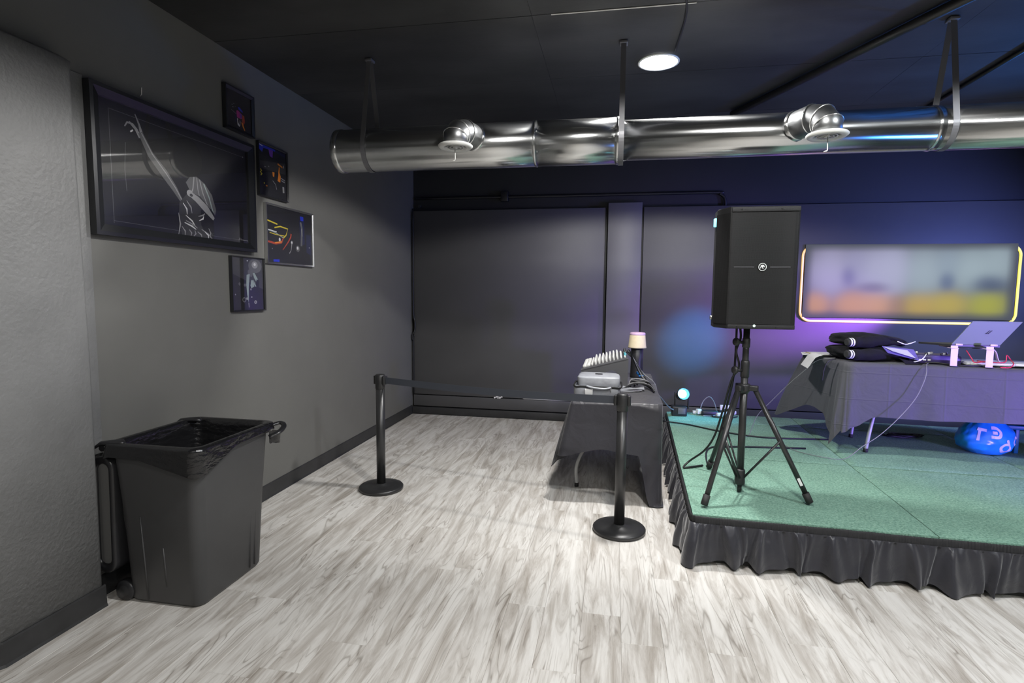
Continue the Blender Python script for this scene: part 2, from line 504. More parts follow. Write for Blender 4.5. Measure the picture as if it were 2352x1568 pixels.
def bez(pts, n=24):
    """Catmull-Rom through the points"""
    pts = [Vector(p) for p in pts]
    P = [pts[0] * 2 - pts[1]] + pts + [pts[-1] * 2 - pts[-2]]
    out = []
    k = max(2, n // (len(pts) - 1))
    for i in range(1, len(P) - 2):
        for j in range(k):
            t = j / k
            a, b, c, d = P[i - 1], P[i], P[i + 1], P[i + 2]
            out.append(0.5 * ((2 * b) + (c - a) * t + (2 * a - 5 * b + 4 * c - d) * t * t + (3 * b - a - 3 * c + d) * t ** 3))
    out.append(pts[-1])
    return out

def rrect(cx, cy, hx, hy, r, n=5):
    pts = []
    for qx, qy, a0 in ((1, 1, 0), (-1, 1, 90), (-1, -1, 180), (1, -1, 270)):
        for k in range(n + 1):
            a = R(a0 + 90 * k / n)
            pts.append((cx + qx * (hx - r) + r * math.cos(a), cy + qy * (hy - r) + r * math.sin(a)))
    return pts

# ------------------------------------------------------------------ floor with planks
fl = MB().box((3.9, 1.8, -0.056), (8.2, 9.8, 0.1)).build('floor', M['plank'])
tag(fl, 'light grey wood-look plank floor of the room', 'floor', kind='structure')
PW, PL = 0.184, 1.235
def plank_mesh(wd, ln):
    a, c, h = wd / 2, 0.0010, 0.006
    b = ln / 2
    lo = [(-a, -b, 0), (a, -b, 0), (a, b, 0), (-a, b, 0)]
    md = [(x, y, h - c) for x, y, _ in lo]
    hi = [(x * (1 - c / a), y * (1 - c / b), h) for x, y, _ in lo]
    fs = [(0, 1, 2, 3)[::-1]]
    for k in (0, 4):
        fs += [(k + i, k + (i + 1) % 4, k + 4 + (i + 1) % 4, k + 4 + i) for i in range(4)]
    fs.append((8, 9, 10, 11))
    me = bpy.data.meshes.new('plank')
    me.from_pydata(lo + md + hi, [], fs)
    me.materials.append(M['plank'])
    return me
pm = plank_mesh(PW - 0.0006, PL - 0.0006)
def in_view(p):
    d = Vector(p) - Vector((2.51847, 0, 1.55))
    z = d.dot(ax_f)
    if z < 0.3: return False
    return abs(d.dot(ax_r) / z) < 1.02 and abs(d.dot(ax_u) / z) < 0.70
pr = random.Random(3)
cuts = {}
for i in range(40):
    x0 = 0.012 + i * PW
    off = -pr.random() * PL
    y0 = 0.7 + off
    while y0 < 6.58:
        ya, yb = max(y0, 0.7), min(y0 + PL, 6.588)
        y0 += PL
        if yb - ya < 0.05: continue
        if x0 > 3.1 and ya > 3.35: continue
        if not any(in_view((x0 + dx, ya + (yb - ya) * t, 0)) for dx in (0, PW) for t in (0, 0.25, 0.5, 0.75, 1)): continue
        full = abs((yb - ya) - PL) < 1e-4
        o = bpy.data.objects.new('plank', pm if full else plank_mesh(PW - 0.0006, yb - ya - 0.0006))
        COL.objects.link(o)
        o.location = (x0 + PW / 2, (ya + yb) / 2, -0.006)
        o.parent = fl

# ------------------------------------------------------------------ walls
wl = MB().box((-0.06, 1.9, 1.55), (0.12, 9.8, 3.12)).build('wall_left', M['wall'])
tag(wl, 'plain grey painted left wall with framed photographs', 'wall', kind='structure')
MB().box((0.005, 2.235, 1.345), (0.010, 0.10, 2.43), bev=0.002).build('patch_board', M['pilaster'], wl)
# pilaster: slightly rounded projecting block, near left
pil = []
for z, g in ((0.0, 0.0), (1.2, 0.002), (2.50, -0.004), (2.565, -0.002), (2.58, -0.02)):
    r_ = 0.02
    xx = 0.095 + g
    pts = [(0.0, 1.70), (xx - r_, 1.70)]
    for k in range(5):
        a = R(-90 + 90 * k / 4); pts.append((xx - r_ + r_ * math.cos(a), 1.70 + r_ + r_ * math.sin(a)))
    ye = 2.172 + g * 2
    for k in range(5):
        a = R(90 * k / 4); pts.append((xx - r_ + r_ * math.cos(a), ye - r_ + r_ * math.sin(a)))
    pts.append((0.0, ye))
    pil.append([(x, y, z) for x, y in pts])
pb = MB().rings(pil, True).build('pilaster', M['pilaster'])
tag(pb, 'rough grey plastered pilaster at the left edge, lighter than the wall', 'pilaster', kind='structure')
def baseboard(name, x, ya, yb, label, round_near=False):
    mb = MB()
    prof = [(0.0, 0.0), (0.016, 0.0), (0.010, 0.012), (0.007, 0.10), (0.004, 0.108), (0.0, 0.108)]
    path = [(x, ya), (x, yb)]
    if round_near: path = [(0.0, ya - 0.002), (x - 0.012, ya), (x, ya + 0.014), (x, yb)]
    rings = []
    for i, (px, py) in enumerate(path):
        nx, ny = (1, 0) if (not round_near or i > 1) else ((0, -1) if i == 0 else (0.6, -0.8))
        rings.append([(px + nx * d, py + ny * d, z) for d, z in prof])
    o = mb.rings(rings, True, smooth=False).build(name, M['base'])
    return tag(o, label, 'baseboard', kind='structure')
baseboard('baseboard_left', 0.0, 2.176, D, 'black rubber baseboard along the left wall')
baseboard('trim_1', 0.095, 1.70, 2.176, 'black rubber baseboard around the pilaster foot', True)

wb = MB().box((4.0, 6.76, 1.55), (8.2, 0.12, 3.12)).build('wall_back', M['upper'])
tag(wb, 'black back wall carrying large charcoal panels', 'wall', kind='structure')
TZ = 2.553
MB().box((1.212, 6.654, (TZ + 0.255) / 2), (2.36, 0.092, TZ - 0.255), bev=0.003).build('panel', M['panel'], wb)
MB().box((5.43, 6.654, (TZ + 0.255) / 2), (5.20, 0.092, TZ - 0.255), bev=0.003).build('panel', M['panel'], wb)
MB().box((1.212, 6.657, 0.172), (2.38, 0.08, 0.14), bev=0.003).build('rail', M['panel'], wb)
MB().box((5.43, 6.657, 0.172), (5.20, 0.08, 0.14), bev=0.003).build('rail', M['panel'], wb)
MB().box((2.617, 6.640, 1.302), (0.385, 0.112, 2.604), bev=0.003).build('pillar', M['pillar'], wb)
bb = MB().box((1.21, 6.645, 0.045), (2.40, 0.094, 0.09), bev=0.004).box((5.43, 6.645, 0.045), (5.2, 0.094, 0.09), bev=0.004)
tag(bb.build('baseboard_back', M['base']), 'dark baseboard along the foot of the back wall', 'baseboard', kind='structure')
# chipped paint, bare white
cp = MB()
for cx, cz, s_ in ((1.085, 0.252, .020), (1.115, 0.262, .022), (1.145, 0.254, .024), (1.17, 0.262, .017), (1.13, 0.245, .014)):
    pts = [(cx + s_ * random.uniform(.6, 1.2) * math.cos(a * PI / 4), 6.6055, cz + .55 * s_ * random.uniform(.6, 1.2) * math.sin(a * PI / 4)) for a in range(8)]
    cp.prism(pts, (0, 0.004, 0))
cp.box((1.75, 6.612, 0.2515), (0.62, 0.006, 0.004))
cp.build('paint_chip', M['chip'], wb)
# conduit over the panels, with a junction box
ct = thing('conduit_pipe', (1.9, 6.68, 2.7), 'black conduit pipe running above the wall panels and bending down', 'pipe')
MB().tube(bez([(0.03, 6.668, 2.712), (1.9, 6.668, 2.71), (3.55, 6.668, 2.71), (3.66, 6.668, 2.695), (3.72, 6.668, 2.64), (3.73, 6.668, 2.50)], 40), 0.017, 8).build('pipe', M['beam'], ct)
MB().box((1.18, 6.665, 2.715), (0.09, 0.066, 0.12), bev=0.006).build('junction_box', M['beam'], ct)
MB().cyl((0.09, 6.66, 2.62), (0.09, 6.70, 2.62), 0.02).build('clamp', M['rope'], ct)
# corner cable
cc = MB().tube(bez([(0.03, 6.595, 2.58), (0.030, 6.592, 1.9), (0.032, 6.592, 1.30), (0.055, 6.588, 1.17), (0.05, 6.578, 1.06), (0.02, 6.575, 1.0), (0.022, 6.585, 0.95), (0.042, 6.588, 1.0), (0.030, 6.592, 0.92), (0.032, 6.592, 0.255)], 60), 0.010, 6)
solo('looped_cable', cc, M['beam'], 'black cord hanging in the far wall corner with a loop', 'cord')

wr = MB().box((8.06, 1.9, 1.55), (0.12, 9.8, 3.12)).build('wall_right', M['panel'])
tag(wr, 'charcoal right wall of the room', 'wall', kind='structure')
wf = MB().box((4.0, -3.06, 1.55), (8.2, 0.12, 3.12)).build('wall_front', M['wall'])
tag(wf, 'grey wall behind the viewer', 'wall', kind='structure')

# ------------------------------------------------------------------ ceiling
ce = MB().box((4.0, 1.8, H + 0.056), (8.2, 9.8, 0.1)).build('ceiling', M['gap'])
tag(ce, 'black painted panelled ceiling', 'ceiling', kind='structure')
ys = [-3.0, -1.55, -0.6, 0.35, 1.30, 2.25, 3.205, 4.14, 5.08, 6.03, 6.70]
for a, b in zip(ys[:-1], ys[1:]):
    for xa, xb in ((0.0, 2.02), (2.02, 4.45), (4.45, 8.0)):
        g = 0.0022
        MB().box(((xa + xb) / 2, (a + b) / 2, H + 0.003), (xb - xa - g * 0.6, b - a - 2 * g, 0.006 + random.uniform(-.0015, .0015))).build('panel', M['ceiling'], ce)
MB().box((2.52, 3.205, H - 0.003), (0.78, 0.008, 0.003)).build('seam_strip', M['chip'], ce)
# dark pipes under the ceiling
solo('ceiling_pipe', MB().tube([(4.40, 3.0, H - 0.032), (3.46, 5.05, H - 0.032)], 0.028, 10), M['beam'], 'black pipe crossing the ceiling diagonally towards the duct', 'pipe')
solo('ceiling_conduit', MB().tube([(4.985, 3.7, H - 0.016), (5.0, 6.6, H - 0.016)], 0.014, 8), M['beam'], 'thin dark conduit on the ceiling at the upper right', 'conduit')
solo('ceiling_wire', MB().tube(bez([(2.76, 3.0, H - 0.008), (2.84, 3.12, H - 0.008), (2.87, 3.35, H - 0.008), (2.86, 3.8, H - 0.008)], 20), 0.006, 6), M['beam'], 'thin black wire on the ceiling running to the round light', 'wire')

# round ceiling light
ll = thing('ceiling_light', (2.77, 3.95, H), 'round glowing white light set flush in the black ceiling', 'light')
MB().lathe([(0.122, -0.001), (0.136, -0.001), (0.136, -0.008), (0.124, -0.010), (0.121, -0.004)], (2.77, 3.95, H), n=40, cap0=False, cap1=False).build('trim_ring', M['white_metal'], ll)
MB().lathe([(0.0005, -0.0045), (0.121, -0.004)], (2.77, 3.95, H), n=40, cap0=False, cap1=False).build('diffuser', M['disc'], ll)

# ------------------------------------------------------------------ air duct
dy, dz = 3.62, 2.511
du = thing('air_duct', (3.0, dy, dz), 'long round galvanised air duct hung from the ceiling', 'duct')
X = (1, 0, 0)
MB().lathe([(0.136, 0.0), (0.141, 0.01), (0.141, 1.0), (0.141, 1.369)], (0.63, dy, dz), X, 48).build('duct_section', M['duct'], du)
MB().lathe([(0.1405, 0.0), (0.1405, 0.52)], (1.999, dy, dz), X, 48).build('duct_section', M['duct'], du)
MB().lathe([(0.121, 0.0), (0.121, 1.80)], (2.50, dy, dz), X, 48).build('duct_section', M['duct'], du)
MB().lathe([(0.1215, 0.0), (0.1215, 3.68)], (4.30, dy, dz), X, 48).build('duct_section', M['duct'], du)
MB().lathe([(0.132, -0.012), (0.143, -0.004), (0.145, 0.03), (0.141, 0.034)], (0.63, dy, dz), X, 48).build('end_cap', M['duct'], du)
MB().lathe([(0.142, 0), (0.1445, 0.004), (0.1445, 0.010), (0.142, 0.014)], (1.992, dy, dz), X, 48).build('joint_band', M['duct'], du)
MB().lathe([(0.142, 0), (0.145, 0.004), (0.145, 0.020), (0.135, 0.024), (0.122, 0.026)], (2.505, dy, dz), X, 48).build('joint_band', M['duct'], du)
MB().lathe([(0.1215, 0), (0.1245, 0.004), (0.1245, 0.014), (0.1215, 0.018)], (4.262, dy, dz), X, 48).build('joint_band', M['duct'], du)
for p in ((2.015, dy - 0.135, 2.552), (2.02, dy - 0.13, 2.43), (2.49, dy - 0.13, 2.56), (2.49, dy - 0.141, 2.50)):
    MB().lathe([(0.0055, 0), (0.005, 0.006), (0.002, 0.008)], p, (0, -1, 0.2), 8).build('screw', M['silver'], du)
def strap(x, r, label):
    rr = r + 0.003
    apex = Vector((0, dy - 0.01, H - 0.004))
    pts = []
    # tangent points from the apex, then round the belly of the duct
    dist = apex.z - dz
    al = math.acos(rr / dist)
    a0 = PI / 2 + al; a1 = PI / 2 - al + 2 * PI
    pts.append(apex + Vector((0, -0.012, 0)))
    for k in range(29):
        a = a0 + (a1 - a0) * k / 28
        pts.append(Vector((0, dy + rr * math.cos(a), dz + rr * math.sin(a))))
    pts.append(apex + Vector((0, 0.012, 0)))
    mb = MB(); hw = 0.016
    rings = []
    for i, p in enumerate(pts):
        t = (pts[min(i + 1, len(pts) - 1)] - pts[max(i - 1, 0)]).normalized()
        nn = Vector((0, t.z, -t.y)) * 0.0012
        lean = x
        rings.append([Vector((lean - hw, 0, 0)) + p + nn, Vector((lean + hw, 0, 0)) + p + nn, Vector((lean + hw, 0, 0)) + p - nn, Vector((lean - hw, 0, 0)) + p - nn])
    mb.rings(rings, True, smooth=False)
    o = mb.build('hanger_strap', M['strap'], du)
    MB().box((x, dy - 0.01, H - 0.010), (0.05, 0.06, 0.016), bev=0.003).build('strap_bracket', M['strap'], o)
for x, r in ((0.858, 0.141), (2.535, 0.1445), (4.338, 0.1215)):
    strap(x, r, '')

# ------------------------------------------------------------------ duct diffusers
def diffuser(cx, cy, cz, root, label, r=0.105, tilt=0.0):
    t = thing('air_diffuser', (cx, cy, cz), label, 'diffuser', 'duct outlets')
    c = Vector((cx, cy, cz)); rt = Vector(root)
    # mitred elbow, four gores
    pa = [rt, rt + (Vector((c.x, c.y, rt.z + 0.012)) - rt) * 0.5, Vector((c.x + (rt.x - c.x) * 0.12, c.y + (rt.y - c.y) * 0.25, rt.z - 0.012)), Vector((c.x, c.y, c.z + 0.055)), Vector((c.x, c.y, c.z))]
    MB().tube(pa, [0.082, 0.080, 0.078, 0.074, 0.072], 24).build('elbow', M['elbow'], t)
    for k, q in ((1, 0.083), (2, 0.081), (3, 0.077)):
        tn = (pa[k + 1] - pa[k - 1]).normalized()
        MB().lathe([(q - 0.003, -0.003), (q + 0.001, -0.002), (q + 0.001, 0.002), (q - 0.003, 0.003)], pa[k], tn, 24, cap0=False, cap1=False).build('seam_ring', M['silver'], t)
    tn = (pa[1] - pa[0]).normalized()
    MB().lathe([(0.090, -0.012), (0.087, 0.0), (0.083, 0.008), (0.080, 0.008)], rt, tn, 24, cap0=False, cap1=False).build('collar', M['duct'], t)
    MB().lathe([(0.071, 0.012), (0.098, 0.006), (r, 0.0), (r + 0.001, -0.004), (0.092, -0.016), (0.074, -0.014), (0.066, -0.006), (0.064, 0.006)], c, n=40, cap0=False, cap1=False).build('face_ring', M['white_metal'], t)
    MB().lathe([(0.0005, 0.010), (0.066, 0.010)], c, n=32, cap0=False, cap1=False).build('throat', M['dark'], t)  # black disc paints the shade inside the open outlet
    for k, (ra, zz) in enumerate(((0.053, -0.012), (0.035, -0.013))):
        MB().lathe([(ra - 0.003, zz + 0.006), (ra, zz + 0.004), (ra + 0.001, zz), (ra - 0.004, zz + 0.001)], c, n=32, cap0=False, cap1=False).build('cone_ring', M['white_metal'], t)
    MB().lathe([(0.004, 0.004), (0.012, -0.004), (0.015, -0.013), (0.008, -0.017), (0.002, -0.018)], c, n=24).build('hub', M['white_metal'], t)
    for k in range(3):
        a = k * 2 * PI / 3 + 0.4
        MB().box((c.x + 0.037 * math.cos(a), c.y + 0.037 * math.sin(a), c.z - 0.008), (0.058, 0.005, 0.003), rot=a).build('spoke', M['white_metal'], t)
    MB().tube([(c.x, c.y - 0.01, c.z - 0.015), (c.x + 0.002, c.y - 0.011, c.z - 0.085), (c.x - 0.004, c.y - 0.012, c.z - 0.090), (c.x - 0.018, c.y - 0.014, c.z - 0.094)], [0.003, 0.003, 0.004, 0.002], 8).build('damper_lever', M['white_metal'], t)
    return t
diffuser(1.545, 3.31, 2.438, (1.60, 3.50, 2.535), 'white round duct outlet on metal elbow, near the left wall')
diffuser(3.632, 3.33, 2.424, (3.535, 3.515, 2.53), 'white round duct outlet on metal elbow, above the loudspeaker')

# ------------------------------------------------------------------ framed photographs on the left wall
P_ = {}
for k, c in dict(bg=(0.010, 0.010, 0.012), bgw=(0.018, 0.016, 0.013), mid=(0.045, 0.045, 0.047), lg=(0.30, 0.30, 0.31), wh=(0.70, 0.70, 0.72), gr=(0.12, 0.12, 0.125), bl=(0.01, 0.03, 0.55), pu=(0.16, 0.04, 0.42),
                 mg=(0.45, 0.03, 0.25), rd=(0.40, 0.05, 0.02), og=(0.75, 0.24, 0.02), ye=(0.62, 0.50, 0.03), mint=(0.30, 0.36, 0.35), nv=(0.008, 0.012, 0.06)).items():
    P_[k] = mat('print_' + k, c, 0.6)
PKEYS = list(P_)
def picture(name, y0, y1, z0, z1, fw, dep, shapes, label, bgk='bg', edge=None, group=None, glass=True):
    t = thing(name, (0.0, (y0 + y1) / 2, z0), label, 'picture', group)
    b = 0.0015
    xb = 0.002
    # mitred frame moulding
    prof = [(0.0, 0.0), (dep, 0.0), (dep, fw * 0.35), (dep * 0.72, fw), (0.004, fw)]
    rings = []
    for sy, sz in ((0, 0), (1, 0), (1, 1), (0, 1), (0, 0)):
        ring = []
        for d, u in prof:
            yy = (y0 + u) if sy == 0 else (y1 - u)
            zz = (z0 + u) if sz == 0 else (z1 - u)
            ring.append((xb + d, yy, zz))
        rings.append(ring)
    MB().rings(rings, True, False, False, smooth=False).build('frame', edge or M['frame'], t)
    wy, wz = y1 - y0 - 2 * fw, z1 - z0 - 2 * fw
    ox = xb + dep * 0.40
    mb = MB()
    mb.box((ox - 0.003, (y0 + y1) / 2, (z0 + z1) / 2), (0.006, wy + 0.004, wz + 0.004), mi=PKEYS.index(bgk))
    lay = ox + 0.0004
    def pt(u, v, x): return (x, y0 + fw + u * wy, z0 + fw + v * wz)
    for sh in shapes:
        lay += 0.00008
        if sh[0] == 'p':                                    # polygon
            mb.add([pt(u, v, lay) for u, v in sh[2]], [tuple(range(len(sh[2])))], PKEYS.index(sh[1]))
        elif sh[0] == 's':                                  # stroke with width(s)
            pts = sh[2]; ws = sh[3] if isinstance(sh[3], (list, tuple)) else [sh[3]] * len(pts)
            L = []; Q = []
            for i, (u, v) in enumerate(pts):
                a = pts[max(0, i - 1)]; c = pts[min(len(pts) - 1, i + 1)]
                dy_, dz_ = (c[0] - a[0]) * wy, (c[1] - a[1]) * wz
                ln = math.hypot(dy_, dz_) or 1
                ny, nz = -dz_ / ln * ws[i] / 2, dy_ / ln * ws[i] / 2
                p = pt(u, v, lay)
                L.append((p[0], p[1] + ny, p[2] + nz)); Q.append((p[0], p[1] - ny, p[2] - nz))
            n = len(pts)
            mb.add(L + Q, [(i, i + 1, n + i + 1, n + i) for i in range(n - 1)], PKEYS.index(sh[1]))
        elif sh[0] == 'c':                                  # disc
            (u, v), ru, rv = sh[2], sh[3], sh[4]
            mb.add([pt(u + ru * math.cos(a * PI / 7), v + rv * math.sin(a * PI / 7), lay) for a in range(14)], [tuple(range(14))], PKEYS.index(sh[1]))
    mb.build('print', [P_[k] for k in PKEYS], t, fix=False)
    if glass:
        MB().box((ox + 0.0035, (y0 + y1) / 2, (z0 + z1) / 2), (0.001, wy, wz)).build('glass_pane', M['glass'], t)
    return t

rnd = random.Random(11)
big = [('s', 'gr', [(.06, .02), (.06, .93)], .003), ('s', 'gr', [(.06, .93), (.97, .93)], .003), ('s', 'gr', [(.06, .04), (.97, .03)], .002),
       ('s', 'lg', [(.165, .88), (.20, .84), (.225, .78)], [.010, .016, .022]), ('s', 'lg', [(.20, .96), (.222, .88), (.235, .80)], [.006, .012, .022]),
       ('s', 'lg', [(.14, .83), (.155, .87), (.185, .87), (.21, .83)], [.006, .010, .010, .012]), ('s', 'wh', [(.17, .80), (.185, .82)], .008),
       ('s', 'gr', [(.225, .82), (.28, .66), (.36, .53), (.42, .42), (.47, .31)], [.030, .042, .052, .040, .022]),
       ('s', 'lg', [(.232, .82), (.29, .67), (.37, .535), (.43, .42), (.475, .31)], .006),
       ('s', 'gr', [(.14, .70), (.13, .48), (.135, .30)], .003),
       # hair, shoulders, torso
       ('p', 'gr', [(.50, .50), (.53, .56), (.58, .58), (.64, .53), (.69, .44), (.72, .30), (.70, .16), (.66, .10), (.60, .30), (.54, .40)]),
       ('s', 'lg', [(.56, .57), (.55, .46), (.53, .38)], .008), ('s', 'lg', [(.60, .56), (.62, .44), (.66, .30)], .008), ('s', 'mint', [(.63, .53), (.67, .40), (.70, .24)], .009), ('s', 'lg', [(.58, .57), (.585, .46), (.60, .36)], .006),
       ('p', 'mid', [(.45, .30), (.52, .42), (.60, .40), (.70, .26), (.72, .10), (.66, .0), (.46, .0), (.44, .14)]),
       ('p', 'bg', [(.60, .27), (.68, .30), (.73, .20), (.72, .08), (.64, .02), (.60, .12)]),
       ('s', 'lg', [(.53, .40), (.58, .36), (.64, .29), (.70, .20)], [.030, .040, .046, .020]), ('c', 'lg', (.525, .405), .022, .032), ('c', 'mid', (.535, .39), .012, .014)]
for (a, b_) in (((.475, .30), (.50, .20)), ((.50, .33), (.535, .22)), ((.49, .19), (.555, .10)), ((.48, .12), (.56, .07)), ((.49, .14), (.57, .085)), ((.46, .08), (.48, .0)), ((.51, .06), (.52, .0)), ((.55, .06), (.54, .0)),
                ((.58, .20), (.63, .24)), ((.585, .16), (.62, .21)), ((.60, .08), (.68, .0)), ((.655, .10), (.66, .01)), ((.44, .20), (.435, .0)), ((.57, .05), (.60, .0)), ((.625, .06), (.65, .0))):
    big.append(('s', rnd.choice(['lg', 'wh', 'lg']), [a, ((a[0] + b_[0]) / 2 + .012, (a[1] + b_[1]) / 2), b_], [.004, .010, .004]))
big += [('s', 'lg', [(.905, .025), (.915, .055), (.92, .03), (.925, .05), (.93, .03)], .004), ('s', 'lg', [(.935, .035), (.99, .03)], .003), ('c', 'wh', (.965, .93), .003, .005)]
picture('framed_photo', 2.285, 3.506, 1.815, 2.545, 0.055, 0.045, big, 'large black-framed photo of a performer raising one arm', 'bg')

s1 = [('c', 'wh', (.24, .62), .012, .010), ('c', 'wh', (.27, .56), .014, .012), ('c', 'wh', (.31, .66), .010, .010), ('c', 'lg', (.36, .60), .010, .008), ('s', 'lg', [(.20, .47), (.40, .41)], .003),
      ('p', 'bl', [(.46, .62), (.54, .63), (.66, .56), (.66, .52), (.58, .54), (.50, .56)]), ('p', 'mg', [(.40, .50), (.46, .53), (.62, .46), (.62, .34), (.56, .32), (.42, .33)]), ('p', 'pu', [(.52, .48), (.62, .45), (.61, .35), (.55, .34)]),
      ('p', 'rd', [(.64, .46), (.72, .44), (.74, .28), (.68, .18), (.62, .28)]), ('p', 'og', [(.58, .24), (.64, .24), (.74, .05), (.72, .03), (.64, .12)]), ('p', 'nv', [(.34, .40), (.40, .36), (.40, .20), (.34, .18)]),
      ('p', 'wh', [(.42, .30), (.45, .30), (.47, .18), (.53, .12), (.50, .09), (.43, .13)]), ('p', 'lg', [(.52, .28), (.56, .24), (.54, .12), (.51, .14)]), ('p', 'bgw', [(.44, .26), (.52, .24), (.50, .18), (.46, .19)])]
picture('framed_photo', 3.254, 3.545, 2.600, 2.880, 0.022, 0.028, s1, 'small black-framed photo of a figure in pink and blue, topmost on the wall', 'bgw', group='small photos on the left wall')
s2 = [('p', 'mid', [(.05, .66), (.97, .78), (.97, .55), (.05, .52)]), ('p', 'bl', [(.02, .99), (.60, .985), (.60, .95), (.18, .93), (.14, .84), (.04, .88)]), ('p', 'wh', [(.05, .99), (.16, .97), (.16, .955), (.05, .965)]), ('p', 'pu', [(.36, .95), (.52, .95), (.50, .80), (.40, .82)]), ('p', 'nv', [(.6, .985), (.97, .97), (.97, .90), (.6, .94)]),
      ('s', 'ye', [(.06, .50), (.10, .47), (.06, .44), (.11, .41), (.07, .38)], .012), ('p', 'og', [(.48, .52), (.56, .52), (.54, .42), (.49, .43)]), ('s', 'og', [(.74, .66), (.72, .55), (.74, .48), (.71, .36)], [.012, .014, .030, .034]), ('s', 'og', [(.68, .72), (.86, .68)], .012),
      ('s', 'lg', [(.78, .45), (.94, .42)], .008), ('s', 'lg', [(.80, .40), (.93, .38)], .008), ('p', 'lg', [(.84, .28), (.90, .28), (.91, .16), (.85, .15)]), ('c', 'ye', (.18, .24), .02, .012), ('c', 'og', (.26, .20), .03, .015), ('s', 'lg', [(.48, .34), (.58, .28), (.62, .18)], .005), ('c', 'lg', (.35, .60), .02, .012), ('c', 'lg', (.22, .57), .03, .012), ('c', 'wh', (.9, .70), .012, .03)]
picture('framed_photo', 3.586, 3.942, 2.228, 2.606, 0.010, 0.022, s2, 'small frameless-looking photo of a crowd with blue and orange lights', 'bg', group='small photos on the left wall')
s3 = [('s', 'ye', [(.02, .73), (.22, .69)], .010), ('s', 'ye', [(.16, .62), (.28, .66), (.44, .64), (.40, .52), (.34, .46)], .010), ('s', 'mint', [(.03, .56), (.16, .54), (.34, .46)], .007), ('s', 'ye', [(.06, .52), (.2, .5), (.36, .5)], .006), ('s', 'wh', [(.03, .57), (.20, .55)], .006), ('c', 'wh', (.26, .42), .018, .035),
      ('s', 'rd', [(.02, .36), (.18, .34), (.30, .38), (.34, .46)], [.014, .016, .02, .010]), ('s', 'og', [(.16, .35), (.30, .385)], .010), ('s', 'rd', [(.32, .24), (.44, .40), (.50, .50), (.51, .56)], [.006, .012, .014, .016]), ('c', 'lg', (.52, .40), .022, .032), ('c', 'wh', (.52, .40), .012, .02), ('s', 'lg', [(.52, .38), (.50, .25), (.46, .19)], [.010, .006, .010]),
      ('c', 'gr', (.655, .30), .045, .06), ('c', 'wh', (.65, .31), .020, .03), ('p', 'bl', [(.72, .93), (.80, .93), (.80, .84), (.73, .85)]), ('p', 'nv', [(.70, .85), (.82, .85), (.82, .40), (.72, .36)]), ('s', 'gr', [(.73, .82), (.76, .70), (.75, .52), (.74, .36)], .022), ('s', 'lg', [(.75, .70), (.76, .55)], .008), ('p', 'nv', [(.86, .60), (.97, .60), (.97, .20), (.86, .25)]), ('p', 'bl', [(.12, .05), (.24, .06), (.24, .01), (.12, .01)]), ('c', 'wh', (.93, .35), .008, .010), ('c', 'lg', (.10, .24), .008, .012)]
picture('framed_photo', 3.654, 4.288, 1.750, 2.188, 0.012, 0.024, s3, 'mid-sized photo in a thin silver-edged frame, yellow streaks on dark blue', 'bg', edge=M['silver'], group='small photos on the left wall')
s4 = [('p', 'mid', [(.0, 1), (1, 1), (1, .40), (.5, .55), (.0, .70)]), ('c', 'gr', (.74, .86), .22, .14), ('c', 'lg', (.73, .88), .10, .07), ('c', 'wh', (.73, .89), .035, .03), ('p', 'gr', [(.50, .76), (.56, .80), (.68, .72), (.62, .64), (.50, .66)]),
      ('p', 'mint', [(.46, .68), (.56, .70), (.54, .58), (.52, .45), (.50, .14), (.46, .30), (.44, .50)]), ('p', 'mint', [(.66, .72), (.72, .72), (.82, .60), (.76, .56), (.70, .62)]), ('p', 'mint', [(.60, .58), (.68, .58), (.70, .46), (.60, .42), (.57, .47)]), ('p', 'bg', [(.78, .60), (.86, .58), (.84, .40), (.74, .50)]), ('p', 'mint', [(.70, .56), (.76, .46), (.74, .45), (.69, .50)]),
      ('s', 'lg', [(.50, .14), (.51, .05)], .006), ('c', 'lg', (.10, .30), .016, .014), ('c', 'gr', (.23, .50), .03, .03), ('c', 'gr', (.40, .48), .04, .03), ('c', 'lg', (.58, .40), .02, .02), ('c', 'gr', (.36, .20), .06, .05), ('c', 'bg', (.36, .20), .035, .03), ('c', 'lg', (.45, .22), .03, .025), ('c', 'lg', (.72, .15), .045, .035), ('c', 'gr', (.72, .15), .025, .02), ('c', 'lg', (.60, .25), .02, .015), ('c', 'wh', (.49, .95), .02, .012)]
picture('framed_photo', 3.264, 3.616, 1.406, 1.780, 0.008, 0.026, s4, 'small grey photo of a backlit figure in pale clothes, lowest on the wall', 'bg', group='small photos on the left wall')
solo('picture_nail', MB().tube([(0.0, 2.62, 2.575), (0.012, 2.62, 2.585), (0.014, 2.62, 2.62)], 0.0025, 6), M['chip'], 'small pale nail in the wall above the large framed photo', 'nail')

# ------------------------------------------------------------------ wheeled bin with liner
bt = thing('trash_bin', (0.36, 2.48, 0.0), 'large square black wheeled trash bin with liner beside the left wall', 'bin')
BZ = 0.787
def bin_ring(cx, cy, hx, hy, r, z): return [(x, y, z) for x, y in rrect(cx, cy, hx, hy, r, 6)]
rs = [bin_ring(0.375, 2.475, 0.195, 0.235, 0.05, 0.004), bin_ring(0.374, 2.475, 0.205, 0.245, 0.055, 0.02), bin_ring(0.378, 2.478, 0.222, 0.266, 0.06, 0.45), bin_ring(0.378, 2.48, 0.240, 0.283, 0.055, BZ - 0.02),
      bin_ring(0.378, 2.48, 0.240, 0.283, 0.055, BZ), bin_ring(0.378, 2.48, 0.230, 0.273, 0.05, BZ), bin_ring(0.362, 2.478, 0.215, 0.255, 0.05, 0.42), bin_ring(0.37, 2.475, 0.19, 0.23, 0.05, 0.05)]
MB().rings(rs, True).build('body', M['bin'], bt)
